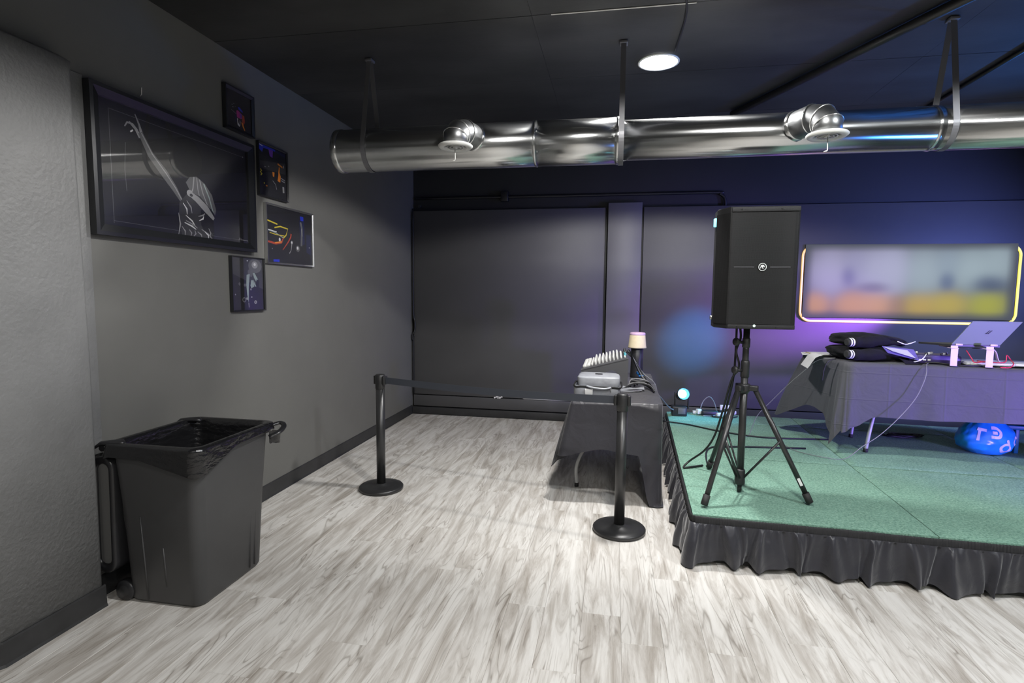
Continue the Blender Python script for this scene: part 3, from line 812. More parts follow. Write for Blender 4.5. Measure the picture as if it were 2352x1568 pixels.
MB().rings([bin_ring(0.378, 2.48, 0.242, 0.285, 0.055, BZ - 0.028), bin_ring(0.378, 2.48, 0.258, 0.301, 0.06, BZ - 0.026), bin_ring(0.378, 2.48, 0.262, 0.305, 0.06, BZ + 0.012), bin_ring(0.378, 2.48, 0.256, 0.299, 0.06, BZ + 0.020), bin_ring(0.378, 2.48, 0.240, 0.283, 0.05, BZ + 0.014)], True, False, False).build('rim', M['bin_dark'], bt)
# moulded ribs on the two visible faces
def rib(x, y, dx, dy_, z0, z1, w_):
    MB().tube([(x, y, z0), (x + dx * 0.5, y + dy_ * 0.5, (z0 + z1) / 2), (x + dx, y + dy_, z1)], [w_, w_ * 0.9, w_ * 0.4], 8).build('rib', M['bin'], bt)
rib(0.288, 2.233, -0.006, -0.022, 0.02, 0.45, 0.006)
rib(0.40, 2.233, -0.004, -0.014, 0.10, 0.30, 0.008)
rib(0.579, 2.60, 0.017, 0.01, 0.03, 0.50, 0.006)
rib(0.579, 2.64, 0.017, 0.01, 0.03, 0.50, 0.006)
# liner: folded over the rim, hanging unevenly, and down inside
def liner(u, v):
    a = u * 2 * PI
    base = rrect(0.358, 2.48, 1, 1, 0.2, 24)
    nb = rrect(0, 0, 0.264, 0.307, 0.06, 24)
    k = (u * len(nb)) % len(nb); i0 = int(k) % len(nb); i1 = (i0 + 1) % len(nb); f = k - int(k)
    x = nb[i0][0] * (1 - f) + nb[i1][0] * f; y = nb[i0][1] * (1 - f) + nb[i1][1] * f
    ns = noise.noise(Vector((x * 9, y * 9, v * 4))); n2 = noise.noise(Vector((x * 30, y * 30, v * 7 + 3)))
    cor = max(0.0, (x / 0.264 + -y / 0.307) - 1.35) * 0.16          # droops at the near corner
    hang = 0.034 + 0.024 * ns + cor + 0.02 * max(0, -y / 0.3)
    if v < 0.35:
        t = 1 - v / 0.35
        z = BZ + 0.022 - hang * t
        s_ = 1.012 + 0.030 * t * (0.5 + ns) + 0.008 * n2 * t
        s_ -= 0.03 * t * t * (hang > 0.09)
    elif v < 0.45:
        t = (v - 0.35) / 0.10
        z = BZ + 0.022 + 0.006 * math.sin(t * PI)
        s_ = 1.012 - 0.16 * t
    else:
        t = (v - 0.45) / 0.55
        z = BZ + 0.022 - 0.60 * t
        s_ = 0.852 - 0.14 * t + (0.05 * ns + 0.02 * n2) * min(1, 4 * t)
    return (0.378 + x * s_, 2.48 + y * s_, z)
lb = MB().grid(liner, 168, 36, closed=True)
lb.build('bin_liner', M['bag'], bt, fix=False)
fl_ = MB().grid(lambda u, v: (0.19 + 0.37 * u, 2.27 + 0.42 * v, 0.20 + 0.03 * noise.noise(Vector((u * 5, v * 5, 1)))), 12, 12)
fl_.build('liner_floor', M['bag'], bt)
# hinged lid hanging open on the wall side
lid = MB()
outer = []
for (hx, hz, xx) in ((0.055, 0.295, 0.0), (0.055, 0.295, 0.02)):
    pass
lx0, lx1 = 0.030, 0.112
def lid_pts(h, z0, z1, r, xc=0.080, n=6):
    return [(x, z) for x, z in rrect(xc, (z0 + z1) / 2, h, (z1 - z0) / 2, r, n)]
def tilt(x, y, z): return (x + (z - 0.2) * 0.02, y, z)
o1 = lid_pts(0.062, 0.150, 0.740, 0.058); i1 = lid_pts(0.036, 0.190, 0.705, 0.034)
LID_Y = 2.198
rings = [[tilt(x, LID_Y + 0.008, z) for x, z in o1], [tilt(x, LID_Y - 0.0, z) for x, z in lid_pts(0.056, 0.156, 0.734, 0.052)], [tilt(x, LID_Y - 0.001, z) for x, z in lid_pts(0.042, 0.178, 0.716, 0.040)], [tilt(x, LID_Y + 0.004, z) for x, z in i1], [tilt(x, LID_Y + 0.014, z) for x, z in lid_pts(0.034, 0.194, 0.701, 0.032)]]
rings = [[tilt(x, 2.72, z) for x, z in o1]] + rings
lid.rings(rings, True, True, False)
lo = lid.build('lid', M['bin_dark'], bt)
MB().box(tilt(0.080, LID_Y + 0.016, 0.447), (0.075, 0.004, 0.52)).build('lid_recess', M['bin_grey'], lo)
MB().cyl((0.095, 2.20, BZ - 0.005), (0.095, 2.74, BZ - 0.005), 0.017, n=14).build('hinge_bar', M['bin_dark'], bt)
for yy in (2.20, 2.70):
    MB().tube([(0.035, yy - 0.03, BZ - 0.03), (0.095, yy, BZ + 0.02), (0.145, yy, BZ + 0.026), (0.20, yy + 0.01, BZ + 0.028), (0.22, yy + 0.01, BZ + 0.020)], [0.008, 0.016, 0.020, 0.022, 0.008], 10, flat=0.55).build('hinge_clip', M['bin_dark'], bt)
# side grip handle and wheel
MB().tube(bez([(0.59, 2.785, BZ - 0.01), (0.63, 2.84, BZ + 0.0), (0.672, 2.81, BZ - 0.01), (0.680, 2.75, BZ - 0.03), (0.645, 2.71, BZ - 0.05)], 20), 0.015, 10, flat=0.7).build('grip', M['bin_dark'], bt)
gb = MB().grid(lambda u, v: (0.645 + 0.035 * math.sin(u * PI) * (1 - 0.4 * v), 2.71 + 0.10 * u, BZ - 0.015 - 0.07 * v - 0.02 * u * v + 0.01 * noise.noise(Vector((u * 9, v * 9, 4)))), 14, 8)
gb.build('liner_tail', M['bag'], bt)
for yy in (2.27, 2.66):
    wo = MB().lathe([(0.006, -0.022), (0.046, -0.022), (0.052, -0.014), (0.052, 0.014), (0.046, 0.022), (0.006, 0.022)], (0.155, yy - 0.025, 0.053), (0, 1, 0), 24).build('wheel', M['bin_dark'], bt)
    MB().lathe([(0.002, -0.026), (0.018, -0.024), (0.030, -0.0215)], (0.155, yy - 0.025, 0.053), (0, 1, 0), 16, cap1=False).build('wheel_hub', M['rope'], wo)

# ------------------------------------------------------------------ stanchions and belt
def stanchion(x, y, label):
    t = thing('barrier_post', (x, y, 0), label, 'stanchion', 'belt barrier posts')
    MB().lathe([(0.155, 0.0), (0.170, 0.004), (0.172, 0.022), (0.165, 0.030), (0.120, 0.037), (0.040, 0.044), (0.037, 0.050), (0.002, 0.050)], (x, y, 0), n=48).build('base', M['blackmetal'], t)
    MB().lathe([(0.034, 0.046), (0.034, 0.80)], (x, y, 0), n=28).build('post', M['blackmetal'], t)
    MB().lathe([(0.0345, 0.80), (0.037, 0.803), (0.037, 0.905), (0.033, 0.912), (0.002, 0.912)], (x, y, 0), n=28).build('belt_head', M['black'], t)
    return t
tA = stanchion(0.748, 3.965, 'black belt barrier post nearer the left wall')
tB = stanchion(2.588, 3.565, 'black belt barrier post in front of the folding table')
def dirv(a, b):
    d = Vector(b) - Vector(a); d.z = 0; return d.normalized()
dAB = dirv((0.748, 3.965, 0), (2.588, 3.565, 0))
nAB = Vector((-dAB.y, dAB.x, 0))
for (bx, by, t, sgn) in ((0.748, 3.965, tA, 1), (2.588, 3.565, tB, -1)):
    c = Vector((bx, by, 0.868)) + dAB * sgn * 0.043
    MB().box(c, (0.018, 0.05, 0.066), rot=math.atan2(dAB.y, dAB.x), bev=0.004).build('belt_clip', M['black'], t)
    c = Vector((bx, by, 0.868)) - dAB * sgn * 0.043
    MB().box(c, (0.018, 0.03, 0.066), rot=math.atan2(dAB.y, dAB.x), bev=0.004).build('belt_slot', M['black'], t)
def belt_pt(u, side, v):
    p = Vector((0.748, 3.965, 0.868)).lerp(Vector((2.588, 3.565, 0.868)), u)
    q0 = 0.052 / 1.883
    p = Vector((0.748, 3.965, 0.868)) + dAB * (0.052 + (1.883 - 0.104) * u)
    p.z -= 0.018 * math.sin(u * PI)
    return p + nAB * 0.0008 * side + Vector((0, 0, (v - 0.5) * 0.050))
bm_ = MB()
rings = []
for i in range(41):
    u = i / 40
    rings.append([belt_pt(u, -1, 0), belt_pt(u, 1, 0), belt_pt(u, 1, 1), belt_pt(u, -1, 1)])
bm_.rings(rings, True, smooth=False)
solo('barrier_belt', bm_, M['belt'], 'dark belt stretched between the two black barrier posts', 'belt')

# ------------------------------------------------------------------ draped cloth helper
def drape(corners, z, drop, fold, flare, per=26, rows=14, seed=0, rc=0.03, corner_drop=0.0, top_div=1):
    """corners counter-clockwise (x, y). drop(side, s) -> metres. Returns an MB."""
    n = len(corners); cen = Vector((sum(c[0] for c in corners) / n, sum(c[1] for c in corners) / n, 0))
    cols = []                                # (point, normal, side, s, cornerness)
    C = [Vector((c[0], c[1], 0)) for c in corners]
    for k in range(n):
        a, b = C[k], C[(k + 1) % n]
        d = (b - a).normalized(); nn = Vector((d.y, -d.x, 0))
        prev = C[k - 1]; dp = (a - prev).normalized(); np_ = Vector((dp.y, -dp.x, 0))
        inn = a - (np_ + nn) * rc
        for j in range(1, 7):                # rounded corner
            w_ = j / 7
            nv = (np_ * (1 - w_) + nn * w_).normalized()
            cols.append((inn + nv * rc, nv, k, 0.0, math.sin(w_ * PI)))
        for j in range(per + 1):
            s_ = j / per
            p = a + d * (rc + ((b - a).length - 2 * rc) * s_)
            cc_ = max(0, 1 - min(s_, 1 - s_) * (b - a).length / 0.16)
            cols.append((p, nn, k, s_, 0.0 if cc_ <= 0 else 0.0))
    mb = MB(); m_ = len(cols)
    acc = [0.0]
    for i in range(1, m_): acc.append(acc[-1] + (cols[i][0] - cols[i - 1][0]).length)
    rings = []
    for j in range(rows + 1):
        t = j / rows; ring = []
        for i, (p, nv, k, s_, cn) in enumerate(cols):
            dr = drop(k, s_) + corner_drop * cn
            ph = acc[i]
            wv = math.sin(ph * 17 + seed) * 0.6 + math.sin(ph * 29 + seed * 2.3 + 1) * 0.4 + 0.6 * noise.noise(Vector((ph * 4, t * 1.5, seed)))
            f = fold * wv * t ** 0.9 + flare(k, s_, cn) * t ** 1.1
            q = p + nv * f
            q.z = z - 0.004 * (t > 0) - dr * t
            if j == 0: q.z = z
            ring.append(q)
        rings.append(ring)
    mb.rings(rings, True, False, False)
    mb.f.append(tuple(range(m_))[::-1]); mb.mi.append(0); mb.sm.append(False)
    # bottom ring is rings[-1]; top face uses the first ring
    return mb

def folding_table(origin, u, v, length, depth, z, h, label, leg_in=0.22, fq=0.10, splay=0.088):
    """origin: a top corner in plan; u along the length, v along the depth; z floor level"""
    u = Vector(u).normalized(); v = Vector(v).normalized(); o = Vector(origin)
    rot = math.atan2(u.y, u.x)
    t = thing('folding_table', (o.x, o.y, z), label, 'table')
    c = o + u * length / 2 + v * depth / 2
    MB().box((c.x, c.y, z + h - 0.025), (length, depth, 0.044), rot=rot, bev=0.01).build('tabletop', M['tableplastic'], t)
    for e, sg in ((leg_in, 1), (length - leg_in, -1)):
        for q in (fq, depth - fq):
            w_ = splay if q < depth / 2 else -splay
            top = o + u * (e + sg * 0.10) + v * (q + w_); mid = o + u * (e + sg * 0.02) + v * q * 1.0; ft = o + u * e + v * q
            pts = [(top.x, top.y, z + h - 0.05), (mid.x + (top.x - mid.x) * .55, mid.y + (top.y - mid.y) * .55, z + h * 0.52), (mid.x, mid.y, z + h * 0.24), (ft.x, ft.y, z + 0.012)]
            lg = MB().tube(bez(pts, 18), 0.014, 10).build('leg', M['tablegrey'], t)
            MB().cyl((ft.x, ft.y, z), (ft.x, ft.y, z + 0.03), 0.017, n=10).build('foot_cap', M['foot'], lg)
        a = o + u * (e + sg * 0.055) + v * 0.16; b = o + u * (e + sg * 0.055) + v * (depth - 0.16)
        MB().cyl((a.x, a.y, z + h * 0.42), (b.x, b.y, z + h * 0.42), 0.011, n=10).build('crossbar', M['tablegrey'], t)
        a = o + u * (e + sg * 0.06) + v * depth / 2; b = o + u * (e + sg * 0.42) + v * depth / 2
        MB().cyl((a.x, a.y, z + h * 0.42), (b.x, b.y, z + h - 0.05), 0.010, n=8).build('brace', M['tablegrey'], t)
    return t

# left table (end-on), black cloth
LT = 0.757
folding_table((2.235, 5.60, 0), (0, -1, 0), (1, 0, 0), 1.53, 0.625, 0.0, LT - 0.004, 'grey-legged folding table under a black cloth, beside the stage', 0.28, 0.022, 0.17)
def dropL(k, s_):
    if k == 0: return 0.365 - 0.02 * math.sin(s_ * 5) + (0.05 if s_ > 0.95 else 0)   # short front end
    if k == 1: return 0.62 + 0.03 * math.sin(s_ * 9)             # stage side
    if k == 2: return 0.40
    return 0.42 + 0.05 * math.sin(s_ * 8)                          # left side
def flareL(k, s_, cn):
    if k == 3: return 0.025 + 0.05 * (s_ > 0.9)
    if k == 0: return 0.03
    return 0.012 + 0.0 * cn
cl = drape([(2.222, 4.030), (2.885, 4.050), (2.895, 5.62), (2.215, 5.62)], LT + 0.002, dropL, 0.012, flareL, per=30, rows=16, seed=1.0, rc=0.02)
# corner falls: the near right corner trails to the floor, the near left corner hangs out
for i, p in enumerate(cl.v):
    t = max(0, (LT - p.z)) / 0.38
    d1 = math.hypot(p.x - 2.89, p.y - 4.04)
    if d1 < 0.165 and t > 0.02:
        w_ = (1 - d1 / 0.165)
        p.z = max(0.008, p.z - min(1, w_ * 2.6) * (0.30 + 0.12 * w_) * min(1.3, t))
        p.x += 0.012 * w_ * t; p.y -= 0.02 * w_ * t
    d2 = math.hypot(p.x - 2.215, p.y - 4.03)
    if d2 < 0.22 and t > 0.02:
        w_ = (1 - d2 / 0.22)
        p.z -= w_ * 0.05 * t
        p.x -= 0.07 * w_ * t; p.y -= 0.015 * w_ * t
solo('tablecloth', cl, M['cloth_l'], 'black cloth draped over the table beside the stage', 'tablecloth')

# ------------------------------------------------------------------ items on the left table
z0 = LT + 0.003
# grey zipped case
cs = thing('zip_case', (2.40, 4.33, z0), 'grey padded zip case lying at the near end of the table', 'case')
def sup(cx, cy, cz, hx, hy, hz, e=0.35, n=32, m_=16, nz=0.0, seed=0):
    def sg(a, p): return math.copysign(abs(a) ** p, a)
    mb = MB()
    def fn(u, v):
        a = u * 2 * PI; b = (v - 0.5) * PI * 0.998
        x = sg(math.cos(b), e) * sg(math.cos(a), e); y = sg(math.cos(b), e) * sg(math.sin(a), e); zz = sg(math.sin(b), e)
        k = 1 + nz * noise.noise(Vector((x * 2 + seed, y * 2, zz * 2)))
        return (cx + hx * x * k, cy + hy * y * k, cz + hz * zz * k)
    mb.grid(fn, n, m_, closed=True)
    return mb
sup(2.405, 4.34, z0 + 0.045, 0.180, 0.145, 0.042, 0.35, nz=0.05, seed=2).build('lower_shell', M['case'], cs)
sup(2.415, 4.36, z0 + 0.115, 0.165, 0.140, 0.045, 0.30, nz=0.05, seed=4).build('upper_shell', M['case'], cs)
MB().tube([(x, y, z0 + 0.080 + 0.003 * math.sin(i)) for i, (x, y) in enumerate(rrect(2.41, 4.345, 0.182, 0.148, 0.05, 6) + [rrect(2.41, 4.345, 0.182, 0.148, 0.05, 6)[0]])], 0.007, 8).build('zip_band', M['dark'], cs)
MB().tube(bez([(2.33, 4.192, z0 + 0.088), (2.37, 4.17, z0 + 0.082), (2.46, 4.17, z0 + 0.075), (2.51, 4.192, z0 + 0.082)], 20), 0.012, 8, flat=0.6).build('handle', M['case'], cs)
MB().box((2.345, 4.186, z0 + 0.045), (0.06, 0.012, 0.045), bev=0.005).build('pocket', M['white'], cs)
MB().tube([(2.505, 4.187, z0 + 0.085), (2.51, 4.182, z0 + 0.05)], [0.006, 0.004], 8).build('zip_pull', M['silver'], cs)
# mixing console: wedge with open underside, high side towards the stage
mx_ = thing('mixing_console', (2.44, 4.98, z0), 'black wedge-shaped audio mixer with white controls, behind the grey case', 'mixer')
ya, yb = 4.66, 5.28
xl, xr = 2.262, 2.645
zl, zr = z0 + 0.158, z0 + 0.262
def mp(x, zz): return (x, 0, zz)
for yy in (ya, yb - 0.022):
    outl = [(xl, z0 + 0.06), (xl + 0.13, z0 + 0.06), (xl + 0.145, z0 + 0.112), (xl + 0.26, z0 + 0.155), (xl + 0.295, z0 + 0.13), (xl + 0.31, z0 + 0.02), (xl + 0.36, z0 + 0.0), (xr, z0 + 0.02), (xr + 0.004, zr - 0.01), (xr - 0.01, zr), (xl - 0.003, zl), (xl - 0.006, zl - 0.02)]
    MB().prism([(x, yy, zz) for x, zz in outl], (0, 0.022, 0)).build('side_cheek', M['mixer'], mx_)
MB().prism([(xl - 0.003, ya + 0.022, zl - 0.004), (xr - 0.012, ya + 0.022, zr - 0.004), (xr - 0.012, ya + 0.022, zr - 0.045), (xl - 0.003, ya + 0.022, zl - 0.045)], (0, yb - ya - 0.044, 0)).build('control_face', M['mixer_top'], mx_)
MB().prism([(xl + 0.32, ya + 0.022, z0 + 0.02), (xr - 0.004, ya + 0.022, z0 + 0.02), (xr - 0.004, ya + 0.022, zr - 0.05), (xl + 0.32, ya + 0.022, zr - 0.06)], (0, yb - ya - 0.044, 0)).build('rear_housing', M['mixer'], mx_)
MB().prism([(xl - 0.006, ya - 0.004, zl - 0.004), (xr - 0.004, ya - 0.004, zr + 0.0), (xr - 0.004, ya - 0.004, zr - 0.010), (xl - 0.006, ya - 0.004, zl - 0.014)], (0, 0.006, 0)).build('edge_trim', M['strap'], mx_)
sl = (zr - zl) / (xr - xl)
rot = Matrix.Rotation(-math.atan(sl), 3, 'Y')
kb = MB().lathe([(0.0085, 0), (0.0085, 0.014), (0.006, 0.020), (0.001, 0.021)], (0, 0, 0), n=8)
kme = kb.build('knob', M['knob']).data
bpy.data.objects.remove(bpy.data.objects['knob'])
fb = MB().box((0, 0, 0.011), (0.030, 0.012, 0.022), bev=0.003, seg=1).build('fader_cap', M['knob'])
fme = fb.data; bpy.data.objects.remove(fb)
off = Vector(mx_['_o'])
for r_ in range(12):
    x = xl + 0.025 + r_ * 0.0305
    for k in range(8):
        y = ya + 0.05 + k * 0.066
        fader = r_ < 2
        o = bpy.data.objects.new('fader_cap' if fader else 'knob', fme if fader else kme)
        COL.objects.link(o)
        o.parent = mx_
        o.location = Vector((x, y, zl + sl * (x - xl) - 0.004)) - off
        o.rotation_euler = rot.to_euler()
        o.scale = (1, 1, 1.0 if fader else 1.15 + 0.9 * (2 < r_ < 10))
for k in range(6):
    MB().cyl((xr - 0.03, ya + 0.06 + k * 0.09, zr - 0.012), (xr - 0.02, ya + 0.06 + k * 0.09, zr + 0.03), 0.009, n=8).build('plug', M['tealp'] if k < 2 else M['black'], mx_)
# boxes under the mixer
solo('power_supply_box', MB().box((2.36, 4.95, z0 + 0.024), (0.26, 0.30, 0.044), bev=0.006), M['mixer'], 'flat dark box lying under the raised mixer', 'box')
# papers and cable bundle
pp = MB()
for i in range(3):
    pp.grid(lambda u, v, i=i: (2.57 + 0.17 * u + 0.02 * i, 4.50 + 0.13 * v + 0.03 * i, z0 + 0.004 + 0.006 * i + 0.012 * math.sin(u * 5 + i) * v), 8, 6)
solo('crumpled_sheets', pp, M['case'], 'crumpled grey plastic sheets on the table between case and stage', 'sheet')
cb = thing('cable_bundle', (2.75, 4.75, z0), 'bundle of grey and black cables heaped beside the mixer', 'cables')
rc_ = random.Random(5)
for i in range(9):
    pts = [(2.60 + 0.05 * i * 0.3 + rc_.uniform(-.02, .02), 4.58 + 0.03 * i, z0 + 0.012), (2.70 + rc_.uniform(-.02, .02), 4.66 + 0.03 * i, z0 + 0.03 + rc_.uniform(0, .025)), (2.80 + rc_.uniform(-.03, .02), 4.62 + 0.035 * i, z0 + 0.025 + rc_.uniform(0, .02)), (2.855, 4.50 + 0.04 * i, z0 + 0.010)]
    MB().tube(bez(pts, 18), 0.0065, 6).build('cable', M['cable_g'] if i % 2 else M['cable'], cb)
for i, dx in enumerate((0.0, 0.022)):
    MB().cyl((2.735 + dx, 4.98, z0 + 0.095), (2.765 + dx, 4.93, z0 + 0.070), 0.011, n=10).build('blue_plug', M['blue'], cb)
for i in range(4):
    pts = [(2.625, 4.73 + 0.09 * i, zr + 0.03), (2.655, 4.75 + 0.08 * i, zr + 0.055 - 0.02 * i), (2.70, 4.85 + 0.04 * i, zr - 0.05), (2.765 + 0.01 * i, 4.93, z0 + 0.075), (2.83, 4.80, z0 + 0.02), (2.86, 4.62, z0 + 0.008)]
    MB().tube(bez(pts, 26), 0.005, 6).build('cable', M['cable_g'] if i == 1 else M['cable'], cb)
# small lamp / cream cup on dark stand
cu = thing('table_lamp', (2.745, 5.34, z0), 'small cream drum-shaded lamp with pink top on a dark stand', 'lamp')
MB().lathe([(0.058, 0.0), (0.062, 0.005), (0.060, 0.02), (0.056, 0.15), (0.057, 0.285), (0.050, 0.29)], (2.745, 5.34, z0), n=28).build('stand', M['black'], cu)
MB().lathe([(0.080, 0.283), (0.085, 0.283), (0.086, 0.292), (0.083, 0.298), (0.073, 0.405), (0.070, 0.410), (0.067, 0.405)], (2.745, 5.34, z0), n=36, cap0=False, cap1=False).build('shade', M['shade'], cu)
MB().lathe([(0.0725, 0.404), (0.0735, 0.412), (0.073, 0.422), (0.066, 0.430), (0.03, 0.433), (0.001, 0.433)], (2.745, 5.34, z0), n=36).build('cap', M['pink'], cu)
# long cable from the table down to the stage lamp
solo('lamp_cable', MB().tube(bez([(2.66, 4.95, zr + 0.02), (2.78, 4.98, z0 + 0.10), (2.885, 4.99, z0 + 0.008), (2.925, 5.05, z0 - 0.10), (2.99, 5.35, 0.56), (3.10, 5.75, 0.40), (3.165, 5.86, 0.35)], 40), 0.006, 6), M['cable_g'], 'thin grey cable dropping from the mixer table to the stage lamp', 'cable')

# ------------------------------------------------------------------ stage
th = -0.0387
SU = Vector((math.cos(th), math.sin(th), 0)); SV = Vector((-math.sin(th), math.cos(th), 0)); SO = Vector((2.998, 3.223, 0))
def S(a, b, z): return SO + SU * a + SV * b + Vector((0, 0, z))
st = thing('stage_platform', tuple(SO), 'low stage platform covered in green carpet with a black ruffled skirt', 'stage')
LX, LY = 4.6, 2.86
MB().box(S(LX / 2 + 0.01, LY / 2 + 0.01, 0.133), (LX - 0.02, LY - 0.02, 0.262), rot=th).build('deck', M['deck'], st)
xs_ = [0.0, 1.245, 2.465, 3.685, LX]; ys_ = [0.0, 1.235, 2.455, LY]
for i in range(len(xs_) - 1):
    for j in range(len(ys_) - 1):
        a0, a1, b0, b1 = xs_[i] + 0.003 * (i > 0), xs_[i + 1] - 0.003, ys_[j] + 0.003 * (j > 0), ys_[j + 1] - 0.003
        rr = random.Random(i * 7 + j)
        def fn(u, v):
            e = 0.0
            du_ = min(u, 1 - u) * (a1 - a0); dv_ = min(v, 1 - v) * (b1 - b0)
            wob = 0.0025 * noise.noise(Vector((u * 23 + i * 9, v * 23 + j * 5, 0)))
            edge_drop = -0.005 * (1 - min(1, min(du_, dv_) / 0.012))
            return S(a0 + (a1 - a0) * u + (wob if du_ < 1e-6 else 0), b0 + (b1 - b0) * v + (wob if dv_ < 1e-6 else 0), STAGE_Z + edge_drop + 0.0012 * noise.noise(Vector((u * 6, v * 6, i + 3 * j))))
        mb = MB().grid(fn, 40, 40)
        # skirt of the sheet down to the deck
        per_ = [fn(k / 40, 0) for k in range(40)] + [fn(1, k / 40) for k in range(40)] + [fn(1 - k / 40, 1) for k in range(40)] + [fn(0, 1 - k / 40) for k in range(40)]
        mb.rings([per_, [Vector((p.x, p.y, 0.2645)) for p in per_]], True, False, False, smooth=False)
        mb.build('carpet_sheet', M['carpet'], st)
# ruffled skirt along the left edge and the front
path = []
LA = LY - 0.05
CORN = 0.03
def skirt_at(s_):
    """s measured from the back of the left edge; returns point, outward normal"""
    if s_ < LA - CORN:
        return S(0.0, LY - 0.05 - s_, 0), -SU
    arc = CORN * PI / 2
    if s_ < LA - CORN + arc:
        a = (s_ - (LA - CORN)) / CORN
        c = S(CORN, CORN, 0)
        nn = (-SU * math.cos(a) - SV * math.sin(a))
        return c + nn * CORN, nn
    q = s_ - (LA - CORN + arc) + CORN
    return S(q, 0.0, 0), -SV
TOT = LA - CORN + CORN * PI / 2 + (LX - CORN)
NS = 1400
def folds(s_):
    s2 = s_ + 0.05 * noise.noise(Vector((s_ * 2.3, 1.5, 0))) + 0.025 * noise.noise(Vector((s_ * 7.0, 4.5, 0)))
    a = s2 * 2 * PI / 0.185
    w1 = 0.5 + 0.5 * math.sin(a + 0.9 * math.sin(a))          # lopsided folds
    amp_ = 0.75 + 0.6 * noise.noise(Vector((s_ * 3.1, 8.2, 0)))
    g = math.sin(s2 * 2 * PI / 0.047 + 1.5 * math.sin(s_ * 17))
    h = math.sin(s2 * 2 * PI / 0.083 + 2.0 * math.sin(s_ * 8.3 + 1))
    return w1 ** 1.4 * amp_, 0.6 * g + 0.4 * h
sk = MB()
rows = [(0.243, 0), (0.238, .05), (0.225, .18), (0.20, .35), (0.165, .55), (0.125, .72), (0.08, .87), (0.04, .96), (0.006, 1.0)]
rings = []
for zz, t in rows:
    ring = []
    for i in range(NS + 1):
        s_ = TOT * i / NS
        p, nn = skirt_at(s_)
        b1_, b2_ = folds(s_)
        amp = 0.012 + 0.085 * t ** 0.8 * b1_ + 0.010 * b2_ * (1 - 0.65 * t) * min(1, t * 6 + 0.25) + 0.016 * noise.noise(Vector((s_ * 7, t * 3.5, 0))) * t
        tang = Vector((-nn.y, nn.x, 0))
        hem = 0.022 * (1 - b1_) + 0.010 * noise.noise(Vector((s_ * 3, 5, 0)))
        q = p + nn * (0.006 + amp) + tang * 0.035 * t * math.sin(s_ * 21 + t * 1.5)
        q.z = max(0.004, zz + (max(hem, 0) * 1.3 if t > 0.9 else 0))
        ring.append(q)
    rings.append(ring)
sk.rings(rings, False, False, False)
sk.build('skirt', M['skirt'], st, fix=False)
bd = MB(); rings = []
for zz, o_ in ((0.2865, 0.002), (0.288, 0.010), (0.284, 0.013), (0.268, 0.014), (0.252, 0.013), (0.240, 0.016), (0.236, 0.010)):
    ring = []
    for i in range(1400 + 1):
        s_ = TOT * i / 1400
        p, nn = skirt_at(s_)
        q = p + nn * (o_ + 0.0032 * math.sin(s_ * 2 * PI / 0.0145 + 0.8 * math.sin(s_ * 31)) * (0.3 < (zz - 0.23) * 20 < 2.9))
        q.z = zz - 0.008 + 0.003 * noise.noise(Vector((s_ * 8, zz * 20, 2)))
        ring.append(q)
    rings.append(ring)
bd.rings(rings, False, False, False)
bd.build('shirred_band', M['band'], st, fix=False)

# ------------------------------------------------------------------ speaker on tripod
px_, py_ = 3.338, 3.637
SZ = STAGE_Z + 0.001
tr = thing('speaker_stand', (px_, py_, SZ), 'black tripod speaker stand standing on the green carpet', 'stand')
MB().cyl((px_, py_, SZ + 0.055), (px_, py_, 1.09), 0.022, n=18).build('lower_tube', M['blackmetal'], tr)
MB().cyl((px_, py_, 1.04), (px_, py_, 1.352), 0.019, n=18).build('upper_tube', M['blackmetal'], tr)
MB().lathe([(0.019, 0), (0.026, 0.004), (0.026, 0.10), (0.022, 0.11)], (px_, py_, 1.035), n=20).build('collar', M['black'], tr)
MB().lathe([(0.020, 0), (0.0235, 0.003), (0.0235, 0.055), (0.020, 0.06)], (px_, py_, 1.225), n=20).build('upper_collar', M['black'], tr)
for zz in (1.262, 1.085):
    kn = MB().cyl((px_ - 0.02, py_ - 0.01, zz - 0.004), (px_ - 0.062, py_ - 0.03, zz), 0.010, n=10).build('lock_bolt', M['black'], tr)
    MB().lathe([(0.010, 0), (0.024, 0.002), (0.026, 0.012), (0.022, 0.02), (0.004, 0.022)], (px_ - 0.058, py_ - 0.028, zz), (-1, -0.5, 0.05), 14).build('knob', M['black'], kn)
feet = [(3.075, 3.325), (3.711, 3.494), (3.225, 4.088)]
hz = 0.985
hb = MB().lathe([(0.024, -0.05), (0.036, -0.03), (0.040, 0.0), (0.034, 0.012), (0.024, 0.014)], (px_, py_, hz), n=20)
for fx, fy in feet:
    d = Vector((fx - px_, fy - py_, 0)).normalized()
    hb.box(Vector((px_, py_, hz - 0.012)) + d * 0.045, (0.075, 0.040, 0.034), rot=math.atan2(d.y, d.x), bev=0.006)
hb.build('hub', M['black'], tr)
